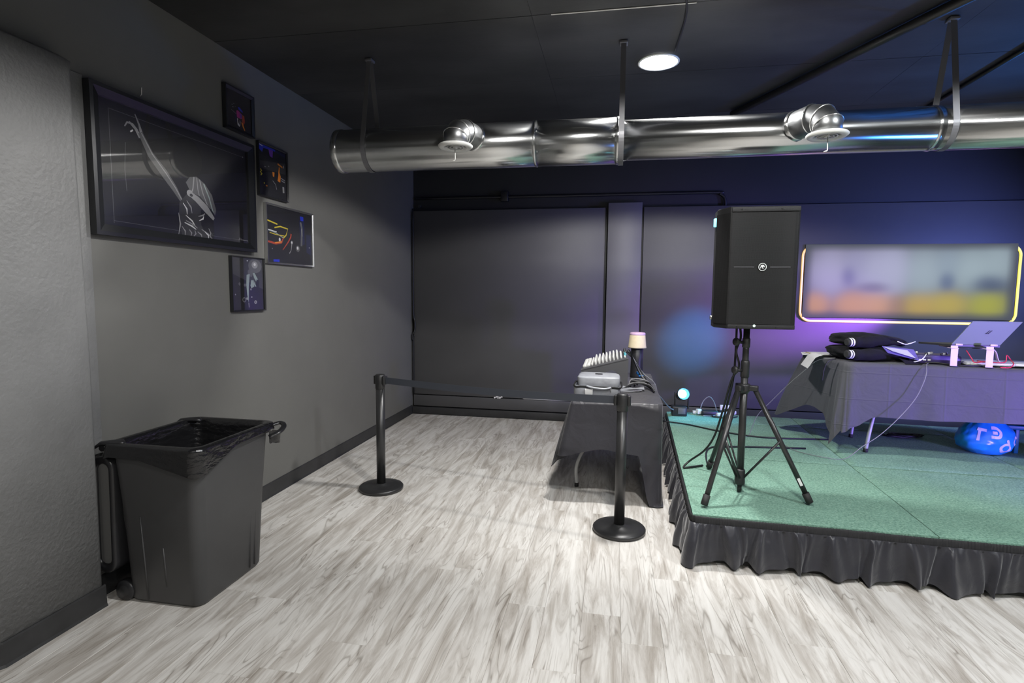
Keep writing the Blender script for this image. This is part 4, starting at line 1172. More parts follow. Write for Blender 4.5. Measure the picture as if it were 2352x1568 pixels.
for k, (fx, fy) in enumerate(feet):
    d = Vector((fx - px_, fy - py_, 0)).normalized()
    a = Vector((px_, py_, hz - 0.015)) + d * 0.062; b = Vector((fx, fy, SZ + 0.016))
    e = b + (a - b).normalized() * 0.06
    lg = MB().cyl(a, b, 0.0155, n=14).build('leg', M['blackmetal'], tr)
    MB().tube([e, b, b - (a - b).normalized() * 0.004], [0.021, 0.021, 0.012], 14).build('foot_cap', M['foot'], lg)
    mid = a.lerp(b, 0.47)
    sd = Vector((-d.y, d.x, 0)) * 0.012
    for sg in (-1, 1):
        MB().cyl(mid + sd * sg, Vector((px_, py_, SZ + 0.10)) + d * 0.022 + sd * sg * 1.0, 0.0062, n=8).build('strut', M['blackmetal'], tr)
    if k == 1:
        q0 = a.lerp(b, 0.82); dd = (b - a).normalized()
        nn_ = Vector((0, -1, 0)).cross(dd).normalized()
        ff = (Vector((2.518, 0, 1.55)) - q0).normalized(); ff = (ff - dd * ff.dot(dd)).normalized()
        sd2 = dd.cross(ff)
        c_ = q0 + ff * 0.0158
        MB().add([c_ + dd * p * 0.024 + sd2 * q * 0.008 + ff * 0.0006 for p, q in ((-1, -1), (1, -1), (1, 1), (-1, 1))], [(0, 1, 2, 3)]).build('sticker', M['white'], lg)
MB().lathe([(0.030, 0.0), (0.032, 0.01), (0.030, 0.09), (0.024, 0.10)], (px_, py_, SZ + 0.055), n=18).build('lower_boss', M['black'], tr)
MB().cyl((px_, py_, SZ + 0.008), (px_, py_, SZ + 0.06), 0.014, n=12).build('tube_tip', M['foot'], tr)

sp = thing('loudspeaker', (3.375, 3.64, 1.352), 'tall black loudspeaker with round badge, on the tripod stand', 'speaker')
fy0, fz0, fz1 = 3.455, 1.352, 2.068
fxl, fxr = 3.176, 3.562
bxl, bxr = 3.165, 3.50
def sp_ring(z, i=0.0):
    return [(3.124 + i, fy0 + 0.11 + i, z), (fxl + 0.002, fy0 + i, z), (fxr - 0.014, fy0 + i, z), (fxr - i, fy0 + 0.012 + i, z), (fxr - i, fy0 + 0.10, z), (bxr - i, fy0 + 0.36 - i, z), (bxl + 0.06, fy0 + 0.36 - i, z), (3.128 + i, fy0 + 0.22, z)]
MB().rings([sp_ring(fz0, 0.008), sp_ring(fz0 + 0.006), sp_ring(fz1 - 0.006), sp_ring(fz1, 0.008)], True, smooth=False).build('cabinet', M['speaker'], sp)
# grille wraps the front and the near side
gx = [(3.120, fy0 + 0.112), (3.119, fy0 + 0.106), (fxl - 0.004, fy0 + 0.003), (fxl + 0.002, fy0 - 0.005), (fxl + 0.012, fy0 - 0.008), (fxl + 0.10, fy0 - 0.009), (fxl + 0.20, fy0 - 0.010), (fxr - 0.10, fy0 - 0.009), (fxr - 0.03, fy0 - 0.007), (fxr - 0.012, fy0 - 0.002)]
rings = [[(x, y, z) for x, y in gx] for z in (fz0 + 0.028, fz0 + 0.03, fz1 - 0.038, fz1 - 0.036)]
gr = MB().rings(rings, False, False, False, smooth=False)
gr.build('grille', M['grille'], sp)
MB().box((fxl + 0.195, fy0 - 0.003, fz1 - 0.018), (0.375, 0.012, 0.030), bev=0.004).build('top_trim', M['speaker'], sp)
MB().box((fxl + 0.195, fy0 - 0.003, fz0 + 0.014), (0.375, 0.012, 0.026), bev=0.004).build('bottom_trim', M['speaker'], sp)
for x, zz in ((fxl + 0.28, fz1 - 0.018), (fxl + 0.06, fz0 + 0.014), (fxl + 0.28, fz0 + 0.014), (fxl + 0.06, fz1 - 0.018)):
    MB().lathe([(0.005, 0), (0.005, 0.002), (0.001, 0.002)], (x, fy0 - 0.009, zz), (0, -1, 0), 8).build('screw', M['dark'], sp)
MB().lathe([(0.007, 0), (0.007, 0.003), (0.001, 0.004)], (fxl + 0.158, fy0 - 0.009, fz0 + 0.020), (0, -1, 0), 10).build('power_light', M['led_w'], sp)
MB().box((fxl + 0.085, fy0 - 0.0105, 1.716), (0.11, 0.003, 0.004)).box((fxl + 0.285, fy0 - 0.0105, 1.716), (0.11, 0.003, 0.004)).build('seam_line', M['strap'], sp)
bc = Vector((fxl + 0.187, fy0 - 0.010, 1.716))
bg_ = MB().lathe([(0.026, 0.0), (0.026, 0.004), (0.001, 0.004)], bc, (0, -1, 0), 28).build('badge', M['dark'], sp)
MB().lathe([(0.0195, 0.0045), (0.0195, 0.006), (0.0225, 0.006), (0.0225, 0.0045)], bc, (0, -1, 0), 28, cap0=False, cap1=False).build('badge_ring', M['logo'], bg_)
em = MB()
def epoly(pts): em.prism([(bc.x + x * 0.001, bc.y - 0.0045, bc.z + z * 0.001) for x, z in pts], (0, -0.0012, 0))
epoly([(-11, 3), (-8, 9), (-2, 12.5), (4, 12), (9, 8), (13, 0), (11, -2), (8, 2), (3, 3), (1.5, 9), (-0.5, 9), (-2, 2), (-6, 0)])
epoly([(-1.5, 6), (1.5, 7), (3, -4), (6, -14), (2, -11), (-1, -4)])
epoly([(-13, -3), (-6, -3.5), (-9, -7), (-13, -7)])
em.build('badge_emblem', M['logo'], bg_)
MB().box((3.121, fy0 + 0.165, 1.995), (0.016, 0.03, 0.05), bev=0.004).build('side_light', M['led_c'], sp)
MB().lathe([(0.014, 0), (0.014, 0.014), (0.004, 0.016)], (3.127, fy0 + 0.17, 1.41), (-1, 0, 0), 10).build('plug_socket', M['silver'], sp)
# cables of the speaker, tied along the rear leg
solo('speaker_cable', MB().tube(bez([(px_ - 0.035, py_ + 0.03, 1.36), (px_ - 0.030, py_ + 0.02, 1.28), (px_ - 0.055, py_ + 0.01, 1.20), (px_ - 0.030, py_ + 0.03, 1.10), (px_ - 0.065, py_ + 0.07, 1.0), (px_ - 0.085, py_ + 0.22, 0.75), (px_ - 0.11, py_ + 0.33, 0.56), (px_ - 0.16, py_ + 0.40, 0.44), (3.09, 4.10, 0.34), (3.045, 4.06, SZ + 0.009), (3.10, 4.08, SZ + 0.009), (3.19, 4.14, SZ + 0.009)], 70), 0.007, 6), M['cable'], 'black cable running down the speaker stand onto the carpet', 'cable')
solo('speaker_cable', MB().tube(bez([(px_ - 0.05, py_ + 0.05, 1.36), (px_ - 0.05, py_ + 0.05, 1.18), (px_ - 0.055, py_ + 0.06, 1.02), (px_ - 0.06, py_ + 0.20, 0.80), (px_ - 0.085, py_ + 0.36, 0.50), (px_ - 0.11, py_ + 0.50, SZ + 0.012), (3.30, 4.6, SZ + 0.008), (3.5, 4.72, SZ + 0.008), (4.1, 4.80, SZ + 0.008)], 60), 0.007, 6), M['cable'], 'black cable from the loudspeaker trailing back over the carpet', 'cable')
solo('floor_cable', MB().tube(bez([(3.02, 5.55, SZ + 0.008), (3.25, 5.45, SZ + 0.008), (3.5, 5.25, SZ + 0.008), (3.85, 5.1, SZ + 0.008), (4.4, 5.15, SZ + 0.008)], 30), 0.007, 6), M['cable'], 'thin black cable lying across the carpet behind the speaker stand', 'cable')

# ------------------------------------------------------------------ stage lamp and power gear at the back
pl = thing('stage_lamp', (3.235, 5.90, SZ), 'small black stage lamp with glowing blue-white lens on the carpet', 'stage light')
MB().box((3.215, 5.905, SZ + 0.05), (0.15, 0.13, 0.098), bev=0.008).build('base', M['black'], pl)
MB().box((3.235, 5.836, SZ + 0.055), (0.075, 0.01, 0.06), bev=0.003).build('socket_panel', M['strap'], pl)
for sg in (-1, 1):
    MB().box((3.242 + sg * 0.068, 5.93, SZ + 0.15), (0.012, 0.05, 0.17), bev=0.003).build('yoke_arm', M['black'], pl)
hc = Vector((3.250, 5.93, SZ + 0.215)); hd = Vector((0.12, -0.90, 0.30)).normalized()
hd_ = MB().lathe([(0.030, -0.11), (0.050, -0.09), (0.058, 0.0), (0.066, 0.03), (0.066, 0.045), (0.060, 0.045)], hc, hd, 28, cap1=False).build('head', M['black'], pl)
MB().lathe([(0.0005, 0.040), (0.060, 0.040)], hc, hd, 28, cap0=False, cap1=False).build('lens', M['lens_b'], hd_)
MB().lathe([(0.0005, 0.044), (0.044, 0.042)], hc - Vector((0.014, 0, 0)), hd, 24, cap0=False, cap1=False).build('lens_glow', M['lens_w'], hd_)
MB().box(hc + hd * 0.047, (0.003, 0.003, 0.11)).build('lens_bar', M['black'], hd_)
ps = thing('power_strip', (3.70, 6.0, SZ), 'white power strip with plugs lying at the back of the stage', 'power strip')
MB().box((3.70, 6.0, SZ + 0.02), (0.26, 0.05, 0.038), rot=R(35), bev=0.008).build('strip', M['white'], ps)
for k in range(3):
    a = Vector((3.63 + 0.05 * k, 5.95 + 0.035 * k, SZ + 0.05))
    MB().box(a, (0.03, 0.03, 0.03), rot=R(35), bev=0.004).build('plug', M['black'], ps)
wbx = thing('wall_outlet_box', (3.71, 6.06, SZ), 'white outlet box standing behind the power strip', 'outlet')
MB().box((3.715, 6.055, SZ + 0.05), (0.13, 0.03, 0.095), bev=0.004).build('box', M['white'], wbx)
MB().box((3.695, 6.038, SZ + 0.045), (0.03, 0.004, 0.03), bev=0.001).build('socket', M['dark'], wbx)
MB().box((3.74, 6.038, SZ + 0.045), (0.01, 0.004, 0.01)).build('socket', M['dark'], wbx)
cbx = thing('power_adapter', (3.50, 5.98, SZ), 'black power adapter among white plugs beside the stage lamp', 'adapter')
MB().box((3.53, 5.96, SZ + 0.028), (0.17, 0.09, 0.052), rot=0.15, bev=0.012).build('brick', M['black'], cbx)
MB().box((3.425, 5.97, SZ + 0.035), (0.045, 0.05, 0.05), rot=0.4, bev=0.006).build('plug', M['white'], cbx)
MB().box((3.385, 6.0, SZ + 0.02), (0.035, 0.04, 0.03), rot=0.1, bev=0.004).build('plug', M['white'], cbx)
MB().tube(bez([(3.44, 5.98, SZ + 0.06), (3.47, 6.0, SZ + 0.14), (3.53, 6.0, SZ + 0.19), (3.58, 5.99, SZ + 0.13), (3.60, 5.96, SZ + 0.03), (3.56, 5.90, SZ + 0.01), (3.45, 5.88, SZ + 0.01)], 40), 0.005, 6).build('cord', M['cable_g'], cbx)
MB().tube(bez([(3.60, 5.98, SZ + 0.02), (3.55, 5.87, SZ + 0.008), (3.70, 5.84, SZ + 0.008), (3.80, 5.92, SZ + 0.01)], 30), 0.006, 6).build('cord', M['cable'], cbx)

# ------------------------------------------------------------------ DJ table
DU = Vector((math.cos(R(-9)), math.sin(R(-9)), 0)); DV = Vector((-DU.y, DU.x, 0))
TZr = 1.030
folding_table(Vector((4.365, 4.755, 0)), DU, DV, 1.80, 0.69, SZ, TZr - 0.004 - SZ, 'folding table with pale steel legs under charcoal cloth on the stage', 0.18)
DC = [(4.345, 4.74), (6.20, 4.45), (6.33, 5.18), (4.25, 5.44)]
def dropR(k, s_):
    if k == 0: return 0.405 + 0.012 * math.sin(s_ * 7)
    if k == 3: return 0.52 - 0.10 * math.sin(s_ * PI)
    return 0.42
def flareR(k, s_, cn):
    if k == 3: return 0.05 + 0.05 * (1 - s_)
    return 0.012
cr = drape(DC, TZr, dropR, 0.010, flareR, per=46, rows=16, seed=3.2, rc=0.03)
for p in cr.v:                                         # near left corner hangs in long folds, far left corner flares out
    t = max(0, (TZr - p.z)) / 0.40
    d1 = math.hypot(p.x - 4.345, p.y - 4.74)
    if d1 < 0.20 and t > 0.02:
        w_ = 1 - d1 / 0.20
        ang = math.atan2(p.y - 4.74, p.x - 4.345)
        p.z = max(SZ + 0.015, p.z - w_ ** 0.8 * 0.15 * min(1.25, t))
        p.x -= 0.035 * w_ * t; p.y -= 0.05 * w_ * t
        p.x += 0.018 * math.sin(d1 * 75) * t * w_
    d2 = math.hypot(p.x - 4.25, p.y - 5.44)
    if d2 < 0.28 and t > 0.02:
        w_ = 1 - d2 / 0.28
        p.x -= 0.14 * w_ * t; p.y += 0.02 * w_ * t
        p.z = max(SZ + 0.02, p.z - 0.08 * w_ * t)
solo('tablecloth', cr, M['cloth_r'], 'charcoal cloth with fold creases over the stage table', 'tablecloth')
T0 = TZr + 0.003
# papers
pq = thing('paper_stack', (4.22, 5.25, T0), 'stack of white papers hanging over the left end of the stage table', 'papers')
rp = random.Random(2)
for i in range(4):
    a = R(-14 + 7 * i)
    MB().box((4.33 + 0.02 * i, 5.26 - 0.02 * i, T0 + 0.004 + 0.005 * i), (0.30, 0.22, 0.0035), rot=a).build('sheet', M['kraft'] if i == 2 else M['paper'], pq)
def dsheet(u, v):
    s_ = v * 0.20
    x0_ = 4.255 - 0.03 * (1 - u)
    if s_ < 0.06: return (x0_ - s_ * 1.0, 4.90 + 0.27 * u - 0.1 * s_, T0 + 0.028 - 0.02 * (s_ / 0.06) ** 2)
    q = s_ - 0.06
    return (x0_ - 0.06 - q * 0.42, 4.90 + 0.27 * u - 0.1 * s_, T0 + 0.008 - q * 0.62)
ds = MB().grid(dsheet, 6, 14)
ds.build('sheet', M['paper'], pq)

# jackets: folded lumps with striped cuffs
def jacket(cx, cy, cz, hx, hy, hz, seed, label, cuff):
    t = thing('folded_jacket', (cx, cy, cz - hz), label, 'jacket', 'jackets on the stage table')
    mb = MB()
    def fn(u, v):
        a = u * 2 * PI; b = (v - 0.5) * PI * 0.998
        def sg(q, p): return math.copysign(abs(q) ** p, q)
        x = sg(math.cos(b), .7) * sg(math.cos(a), .7); y = sg(math.cos(b), .7) * sg(math.sin(a), .6); zz = sg(math.sin(b), .75)
        k = 1 + 0.16 * noise.noise(Vector((x * 1.7 + seed, y * 1.7, zz * 1.3))) + 0.05 * noise.noise(Vector((x * 6 + seed, y * 6, zz * 5)))
        zq = zz * k * (1 - 0.50 * max(0, x)) * hz
        if zz < 0: zq = max(zq, -hz)
        return (cx + hx * x * k, cy + hy * y * k - 0.12 * x * hx, cz + zq - 0.25 * hz * max(0, x))
    mb.grid(fn, 56, 28, closed=True)
    mb.build('body', M['jacket'], t)
    (ax, ay, az), d = cuff
    d = Vector(d).normalized(); a = Vector((ax, ay, az))
    MB().tube(bez([a + d * 0.44 + Vector((0, 0.05, -0.03)), a + d * 0.34 + Vector((0, 0.02, 0.0)), a + d * 0.20 + Vector((0, -0.01, 0.008)), a + d * 0.08, a, a - d * 0.012], 20), [0.020 + 0.036 * min(1, k / 8) - 0.018 * max(0, (k - 12) / 8) + 0.004 * math.sin(k * 1.3 + seed) for k in range(21)], 18, flat=0.85).build('sleeve', M['jacket'], t)
    cf = MB().tube([a - d * 0.0, a - d * 0.055, a - d * 0.06], [0.039, 0.034, 0.026], 18, flat=0.85).build('cuff', M['rib'], t)
    for q in (0.010, 0.030):
        MB().tube([a - d * q, a - d * (q + 0.011)], [0.0405, 0.0395], 18, flat=0.87, caps=False).build('cuff_stripe', M['stripe'], cf)
    return t
jA = jacket(4.62, 4.98, T0 + 0.062, 0.31, 0.16, 0.060, 1.0, 'dark jacket with striped cuffs, lower of the two on the stage table', ((4.405, 4.79, T0 + 0.056), (1, 0.25, -0.05)))
jB = jacket(4.585, 5.00, T0 + 0.168, 0.27, 0.15, 0.052, 6.0, 'dark jacket with striped cuffs, upper of the two on the stage table', ((4.425, 4.845, T0 + 0.150), (1, 0.22, 0.02)))
MB().grid(lambda u, v: (4.62 + 0.22 * u + 0.03 * v, 4.815 - 0.035 * v - 0.02 * u, T0 + 0.128 - 0.085 * v * (0.6 + 0.4 * u) - 0.02 * u), 12, 8).build('lining', M['lining'], jA)
MB().grid(lambda u, v: (4.63 + 0.16 * u + 0.05 * v, 4.806 - 0.035 * v - 0.02 * u, T0 + 0.122 - 0.02 * u - 0.06 * v * (0.5 + 0.5 * u)), 10, 6).build('fleece_patch', M['grey_patch'], jA)
MB().tube(bez([(4.80, 4.72, T0 + 0.012), (4.87, 4.735, T0 + 0.035), (4.935, 4.80, T0 + 0.075)], 14), 0.004, 6).build('piping', M['stripe'], jA)
MB().tube(bez([(4.74, 4.835, T0 + 0.165), (4.79, 4.83, T0 + 0.145), (4.83, 4.84, T0 + 0.150), (4.88, 4.86, T0 + 0.165)], 14), 0.004, 6).build('piping', M['stripe'], jB)
MB().grid(lambda u, v: (4.70 + 0.16 * u + 0.04 * (v - .5) * (1 - u), 4.715 - 0.015 * v - 0.025 * (u), T0 + 0.05 - 0.045 * u - 0.10 * v * (1 - abs(2 * u - 0.9)) if True else 0), 14, 8).build('front_flap', M['jacket'], jA)

# controller with knobs
dc = thing('dj_controller', (5.0, 4.86, T0), 'purple-lit DJ controller with white pads between jackets and laptop stand', 'controller')
MB().box((5.00, 4.88, T0 + 0.035), (0.34, 0.22, 0.065), rot=R(-9), bev=0.008).build('body', M['ctrl'], dc)
for k in range(10):
    q = Vector((5.0, 4.88, 0)) + DU * (-0.15 + 0.033 * k) + DV * (-0.08 + 0.05 * (k % 3))
    MB().cyl((q.x, q.y, T0 + 0.066), (q.x, q.y, T0 + 0.084), 0.011 if k % 2 else 0.008, n=10).build('knob', M['knob'] if k % 3 else M['black'], dc)
for k in range(4):
    q = Vector((5.0, 4.88, 0)) + DU * (-0.13 + 0.03 * k) - DV * 0.113
    MB().box((q.x, q.y, T0 + 0.030), (0.02, 0.006, 0.012), rot=R(-9), bev=0.002).build('button', M['knob'], dc)
MB().tube(bez([(4.90, 4.74, T0 + 0.010), (4.96, 4.73, T0 + 0.016), (5.06, 4.68, T0 + 0.008), (5.16, 4.655, T0 + 0.008), (5.24, 4.66, T0 + 0.008)], 20), 0.007, 6).build('cable', M['cable'], dc)
# laptop stand: two bent strips and arms
ls = thing('laptop_stand', (5.15, 4.66, T0), 'pale metal laptop stand with two bent legs, tinted pink by stage light', 'laptop stand')
SZt = T0 + 0.140
for x, y in ((5.035, 4.632), (5.250, 4.600)):
    MB().box((x, y, (T0 + SZt) / 2 + 0.003), (0.046, 0.004, SZt - T0 - 0.004), rot=R(-4), bev=0.001).build('leg', M['stand'], ls)
    MB().box((x + 0.02, y + 0.115, SZt - 0.002), (0.046, 0.235, 0.004), rot=R(-8), bev=0.001).build('arm', M['stand'], ls)
    MB().box((x + 0.02, y + 0.07, T0 + 0.003), (0.046, 0.15, 0.004), rot=R(-8), bev=0.001).build('foot', M['laptop_d'], ls)
    MB().box((x - 0.005, y - 0.004, SZt + 0.008), (0.046, 0.004, 0.022), rot=R(-4), bev=0.001).build('stop_lip', M['stand'], ls)
MB().box((5.16, 4.70, SZt - 0.004), (0.26, 0.03, 0.005), rot=R(-7), bev=0.001).build('crosspiece', M['laptop_d'], ls)
MB().tube(bez([(5.315, 4.70, SZt), (5.345, 4.70, SZt - 0.03), (5.365, 4.70, SZt - 0.09), (5.40, 4.69, T0 + 0.006)], 14), 0.014, 8, flat=0.3).build('rear_leg', M['stand'], ls)
# laptop, lid towards us
lp = thing('laptop', (5.15, 4.72, SZt), 'open silver laptop seen from behind, on the pale metal stand', 'laptop')
ev = Vector((0.93, -0.02, 0)).normalized(); bv = Vector((-0.52, 0.85, 0)).normalized()
h0 = Vector((5.035, 4.672, SZt + 0.010)); wl_ = 0.315
base_pts = [h0, h0 + ev * wl_, h0 + ev * wl_ + bv * 0.24, h0 + bv * 0.24]
MB().prism([p for p in base_pts], (0, 0, 0.014)).build('base', M['laptop_d'], lp)
lt = Vector((0.095, -0.06, 0.178))
hh = h0 + Vector((0, 0, 0.016))
nrm = ev.cross(lt).normalized()
ld = MB()
lpts = [hh, hh + ev * wl_, hh + ev * wl_ + lt, hh + lt]
ld.prism(lpts, -nrm * 0.006 if nrm.y < 0 else nrm * 0.006)
ldo = ld.build('lid', M['laptop'], lp)
fn_ = nrm if nrm.y < 0 else -nrm
ctr = hh + ev * wl_ * 0.53 + lt * 0.55
lg_ = MB()
for dx in (-0.010, 0.004):
    q = ctr + ev * dx
    lg_.add([q + fn_ * 0.0008 + ev * a + lt.normalized() * b for a, b in ((-0.007, -0.015), (0.001, -0.015), (0.008, 0.016), (0.001, 0.016))], [(0, 1, 2, 3)])
lg_.add([ctr + fn_ * 0.0009 + ev * a + lt.normalized() * b for a, b in ((-0.02, -0.016), (0.008, -0.016), (0.006, -0.011), (-0.018, -0.011))], [(0, 1, 2, 3)])
lg_.build('lid_mark', M['dark'], ldo)
for q in (0.08, 0.80):
    MB().cyl(h0 + ev * wl_ * q + Vector((0, 0, 0.014)), h0 + ev * wl_ * (q + 0.14) + Vector((0, 0, 0.014)), 0.008, n=10).build('hinge', M['stand'], ldo)
# white tray + red cable
wt = thing('white_tray', (5.45, 4.80, T0), 'long flat white gear tray under the laptop stand', 'tray')
MB().box((5.33, 4.80, T0 + 0.018), (0.30, 0.24, 0.022), rot=R(-9), bev=0.008).build('tray', M['white'], wt)
MB().box((5.66, 4.72, T0 + 0.020), (0.38, 0.18, 0.018), rot=R(-9), bev=0.006).build('extension', M['white'], wt)
solo('red_cable', MB().tube(bez([(5.15, 4.70, SZt - 0.02), (5.18, 4.68, T0 + 0.06), (5.19, 4.66, T0 + 0.034), (5.26, 4.68, T0 + 0.037), (5.33, 4.70, T0 + 0.036), (5.24, 4.72, T0 + 0.040), (5.30, 4.67, T0 + 0.037), (5.40, 4.68, T0 + 0.040), (5.42, 4.70, T0 + 0.09), (5.46, 4.72, T0 + 0.055), (5.42, 4.62, T0 + 0.036), (5.37, 4.575, T0 + 0.012), (5.31, 4.575, T0 + 0.010), (5.34, 4.57, T0 + 0.012)], 90), 0.004, 6), M['red'], 'thin red cable looping over the white tray', 'cable')
# cords over the cloth and carpet
solo('thin_cable', MB().tube(bez([(4.93, 4.745, T0 + 0.012), (4.87, 4.66, T0 + 0.004), (4.855, 4.622, T0 - 0.05), (4.83, 4.607, 0.90), (4.78, 4.60, 0.78), (4.68, 4.59, 0.64), (4.55, 4.575, 0.50), (4.42, 4.56, 0.40), (4.30, 4.55, SZ + 0.008), (4.15, 4.56, SZ + 0.008), (4.0, 4.70, SZ + 0.008), (3.95, 4.9, SZ + 0.008)], 60), 0.0028, 6), M['cable_g'], 'thin grey cord hanging across the front of the stage tablecloth', 'cord')
solo('thin_cable', MB().tube(bez([(4.33, 4.93, T0 + 0.01), (4.215, 4.98, T0 - 0.02), (4.13, 5.02, 0.92), (4.02, 5.08, 0.78), (3.90, 5.12, 0.62), (3.80, 5.15, 0.48), (3.74, 5.15, SZ + 0.01), (3.70, 5.10, SZ + 0.008)], 40), 0.0028, 6), M['cable_g'], 'pale cord slanting from the papers down to the carpet', 'cord')
ch = MB().tube(bez([(4.30, 4.84, T0 + 0.012), (4.243, 4.84, T0 - 0.01), (4.215, 4.84, 0.95), (4.205, 4.835, 0.86)], 20), 0.010, 6, flat=0.5)
solo('lanyard', ch, M['cable'], 'dark lanyard hanging over the corner of the stage table', 'lanyard')

# blue plastic bag with white letters, under the table
bgm = MB()
bc_ = Vector((5.52, 5.02, SZ))
def bag_pt(u, v, lift=0.0):
    a = u * 2 * PI; zz = v
    prof = [0.55, 0.93, 1.0, 0.96, 0.86, 0.62, 0.30]
    k = zz * (len(prof) - 1); i = min(int(k), len(prof) - 2); f = k - i
    r_ = prof[i] * (1 - f) + prof[i + 1] * f
    w_ = 1 + 0.12 * noise.noise(Vector((math.cos(a) * 1.6, math.sin(a) * 1.6, zz * 2.4))) + 0.05 * noise.noise(Vector((math.cos(a) * 6, math.sin(a) * 6, zz * 7)))
    rr = r_ * w_ + lift
    return Vector((bc_.x + 0.205 * rr * math.cos(a), bc_.y + 0.15 * rr * math.sin(a), SZ + 0.004 + 0.30 * zz + 0.02 * zz * noise.noise(Vector((math.cos(a), math.sin(a), 9)))))
bgm.grid(lambda u, v: bag_pt(u, v), 64, 32, closed=True)
bag = thing('plastic_bag', tuple(bc_), 'bulging bright blue plastic bag with white letters under the stage table', 'bag')
bgm.f.append(tuple(range(64))[::-1]); bgm.mi.append(0); bgm.sm.append(False)
bgm.build('bag_body', M['bag_blue'], bag)
def glyph(strokes, uc, vc, s_, wd, ang=0.0):
    mb = MB()
    for pts in strokes:
        pts = bez([(x, y, 0) for x, y in pts], 20)
        L, Q = [], []
        for i, p in enumerate(pts):
            t = (pts[min(i + 1, len(pts) - 1)] - pts[max(0, i - 1)])
            if t.length < 1e-9: t = Vector((1, 0, 0))
            t.normalize(); nn = Vector((-t.y, t.x, 0)) * wd / 2
            for lst, q in ((L, p + nn), (Q, p - nn)):
                x = q.x * math.cos(ang) - q.y * math.sin(ang); y = q.x * math.sin(ang) + q.y * math.cos(ang)
                lst.append(bag_pt(uc + x * s_ * 0.145, vc + y * s_ * 0.62, 0.012))
        n = len(pts)
        mb.add(L + Q, [(i, i + 1, n + i + 1, n + i) for i in range(n - 1)])
    o = mb.build('printed_letter', M['letter'], bag, fix=False)
    return o
circ = [(0.5 * math.cos(a * PI / 6), 0.5 * math.sin(a * PI / 6)) for a in range(13)]
# u = 0.75 faces the front (-y)
glyph([[(-0.5, 0.5), (0.1, 0.5), (0.45, 0.15), (0.2, -0.35), (-0.5, -0.4)], [(-0.4, 0.05), (0.1, 0.05)]], 0.745, 0.62, 0.40, 0.30)
glyph([circ, [(0.5, 0.1), (0.55, 0.9)]], 0.805, 0.24, 0.36, 0.28, 0.5)
glyph([circ, [(0.45, -0.5), (0.5, 0.5)]], 0.885, 0.42, 0.34, 0.30, -0.3)
glyph([[(-0.5, 0.5), (0.5, 0.5)], [(-0.2, 0.5), (-0.1, -0.6)]], 0.655, 0.55, 0.42, 0.28, -0.1)
# teal board lying on bag level at right
solo('teal_board', MB().box((5.88, 5.06, SZ + 0.215), (0.50, 0.10, 0.035), rot=R(-6), bev=0.006).box((5.76, 5.07, SZ + 0.10), (0.03, 0.06, 0.20), rot=R(-6), bev=0.004).box((6.08, 5.04, SZ + 0.10), (0.03, 0.06, 0.20), rot=R(-6), bev=0.004), M['teal_bar'], 'low teal-blue bench board beside the bag under the stage table', 'board')
# coiled cable under the table
cl_ = []
for i in range(60):
    a = i * 0.42
    cl_.append((5.06 + 0.0016 * i + (0.13 + 0.02 * math.sin(i * 1.7)) * math.cos(a), 5.42 + 0.05 * math.sin(a) + 0.02 * math.sin(i), SZ + 0.007 + 0.00035 * i))
solo('coiled_cable', MB().tube(cl_, 0.006, 5), M['cable'], 'tangled black cable coil on the carpet under the stage table', 'cable')

# ------------------------------------------------------------------ illuminated sign on the back wall
sg_ = thing('neon_sign', (5.59, 6.58, 1.28), 'wide illuminated sign with neon outline on the back wall', 'sign')
def sign_mat():
    mt, t, b = nt('backlit_sign_face')
    at = N(t, 'ShaderNodeVertexColor', layer_name='Col')
    t.links.new(at.outputs[0], b.inputs['Emission Color'])
    b.inputs['Emission Strength'].default_value = 0.92
    b.inputs['Base Color'].default_value = (0.006, 0.006, 0.006, 1)
    b.inputs['Roughness'].default_value = 0.8
    b.inputs['Specular IOR Level'].default_value = 0.05
    return mt
sgm = sign_mat()
sx0, sx1, sz0, sz1 = 4.572, 6.600, 1.318, 2.113
MB().box(((sx0 + sx1) / 2, 6.595, (sz0 + sz1) / 2), (sx1 - sx0, 0.02, sz1 - sz0), bev=0.003).build('backing', M['black'], sg_)
NX, NZ = 120, 48
face = MB().grid(lambda u, v: (sx0 + (sx1 - sx0) * u, 6.5835, sz0 + (sz1 - sz0) * v), NX, NZ, smooth=False).build('face', sgm, sg_)
ca = face.data.color_attributes.new('Col', 'FLOAT_COLOR', 'POINT')
def s2l(c): return tuple(((x / 255) / 12.92 if x / 255 < 0.04045 else ((x / 255 + 0.055) / 1.055) ** 2.4) for x in c)
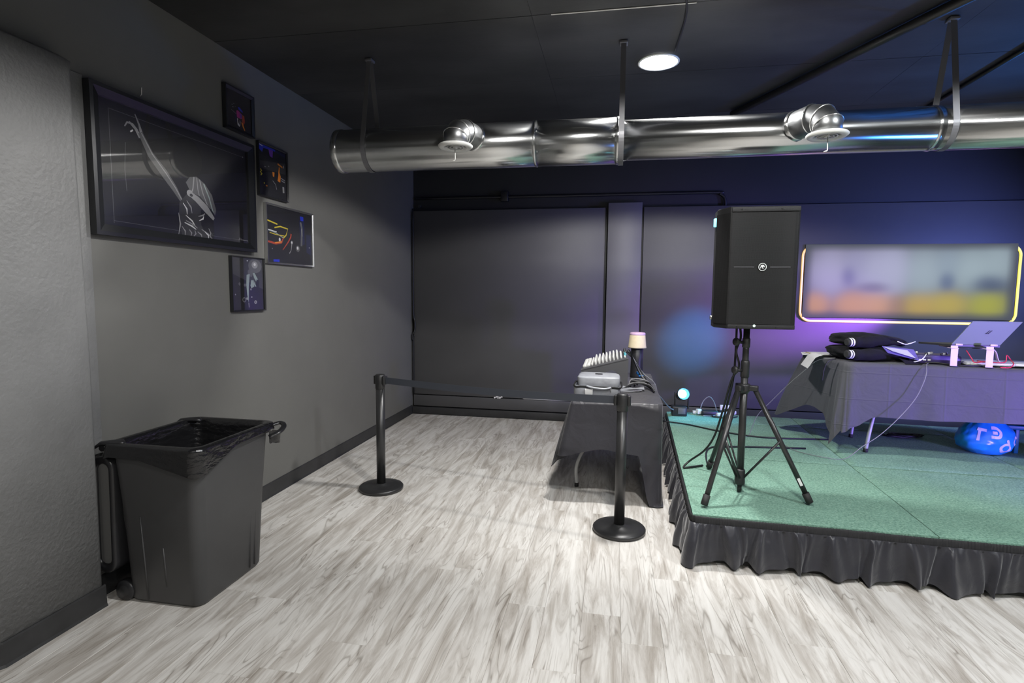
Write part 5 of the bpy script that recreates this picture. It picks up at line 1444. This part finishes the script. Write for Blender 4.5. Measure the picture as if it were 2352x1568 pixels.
blobs = [  # u, v, ru, rv, colour
    (0.13, 0.62, 0.085, 0.26, (182, 178, 215)), (0.36, 0.64, 0.10, 0.24, (186, 186, 220)), (0.44, 0.62, 0.06, 0.24, (184, 186, 216)), (0.58, 0.62, 0.09, 0.24, (172, 188, 200)), (0.80, 0.66, 0.09, 0.22, (172, 190, 198)), (0.92, 0.74, 0.06, 0.2, (165, 182, 190)), (0.25, 0.70, 0.05, 0.16, (160, 158, 196)), (0.69, 0.72, 0.05, 0.14, (150, 166, 182)),
    (0.88, 0.48, 0.06, 0.10, (48, 62, 105)), (0.22, 0.58, 0.03, 0.10, (95, 95, 150)), (0.35, 0.42, 0.06, 0.06, (105, 100, 125)), (0.69, 0.52, 0.03, 0.10, (85, 100, 140)),
    (0.07, 0.19, 0.05, 0.12, (212, 158, 110)), (0.24, 0.19, 0.07, 0.13, (212, 160, 105)), (0.36, 0.19, 0.08, 0.13, (214, 165, 105)), (0.57, 0.19, 0.07, 0.13, (200, 170, 92)), (0.70, 0.20, 0.08, 0.13, (198, 178, 88)), (0.88, 0.20, 0.07, 0.14, (180, 180, 70)), (0.46, 0.17, 0.04, 0.12, (160, 132, 110))]
bgc = (108, 106, 118)
for i, vtx in enumerate(face.data.vertices):
    u = (i % (NX + 1)) / NX; v = (i // (NX + 1)) / NZ
    edge = min(1, min(u, 1 - u) * 22) * min(1, min(v, 1 - v) * 9)
    base = s2l((100 - 6 * u, 98 + 4 * u, 112))
    acc = [c for c in base]; wsum = 1.0
    num = [c * 0.32 for c in base]; den = 0.32
    for bu, bv_, ru, rv, c in blobs:
        wg = math.exp(-((u - bu) / ru) ** 2 - ((v - bv_) / rv) ** 2) * 1.3
        cl3 = s2l(c)
        for k in range(3): num[k] += wg * cl3[k]
        den += wg
    colr = [x / den for x in num]
    dim = s2l((84, 88, 98))
    colr = [dim[k] * (1 - edge) + colr[k] * edge for k in range(3)]
    ca.data[i].color = (*colr, 1)
def neon_mat():
    mt, t, b = nt('neon_tube')
    tc = N(t, 'ShaderNodeTexCoord'); sx = N(t, 'ShaderNodeSeparateXYZ')
    t.links.new(tc.outputs['Object'], sx.inputs[0])
    mr = N(t, 'ShaderNodeMapRange'); mr.inputs['From Min'].default_value = -1.05; mr.inputs['From Max'].default_value = 1.05
    t.links.new(sx.outputs[0], mr.inputs['Value'])
    r = ramp(t, mr.outputs[0], [(0.0, (1.0, 0.52, 0.18)), (0.45, (1.0, 0.72, 0.38)), (0.75, (1.0, 0.83, 0.32)), (1.0, (0.95, 0.86, 0.12))])
    t.links.new(r.outputs[0], b.inputs['Emission Color'])
    b.inputs['Emission Strength'].default_value = 1.15
    b.inputs['Base Color'].default_value = (0.3, 0.25, 0.2, 1)
    return mt
nx0, nx1, nz0, nz1 = 4.553, 6.640, 1.276, 2.100
lp_ = rrect((nx0 + nx1) / 2, (nz0 + nz1) / 2, (nx1 - nx0) / 2, (nz1 - nz0) / 2, 0.11, 8)
npts = [(x, 6.600, z) for x, z in lp_]
npts.append(npts[0])
MB().tube(npts, 0.0125, 8).build('neon_outline', neon_mat(), sg_)

for o in list(bpy.data.objects):
    if '_o' in o: del o['_o']
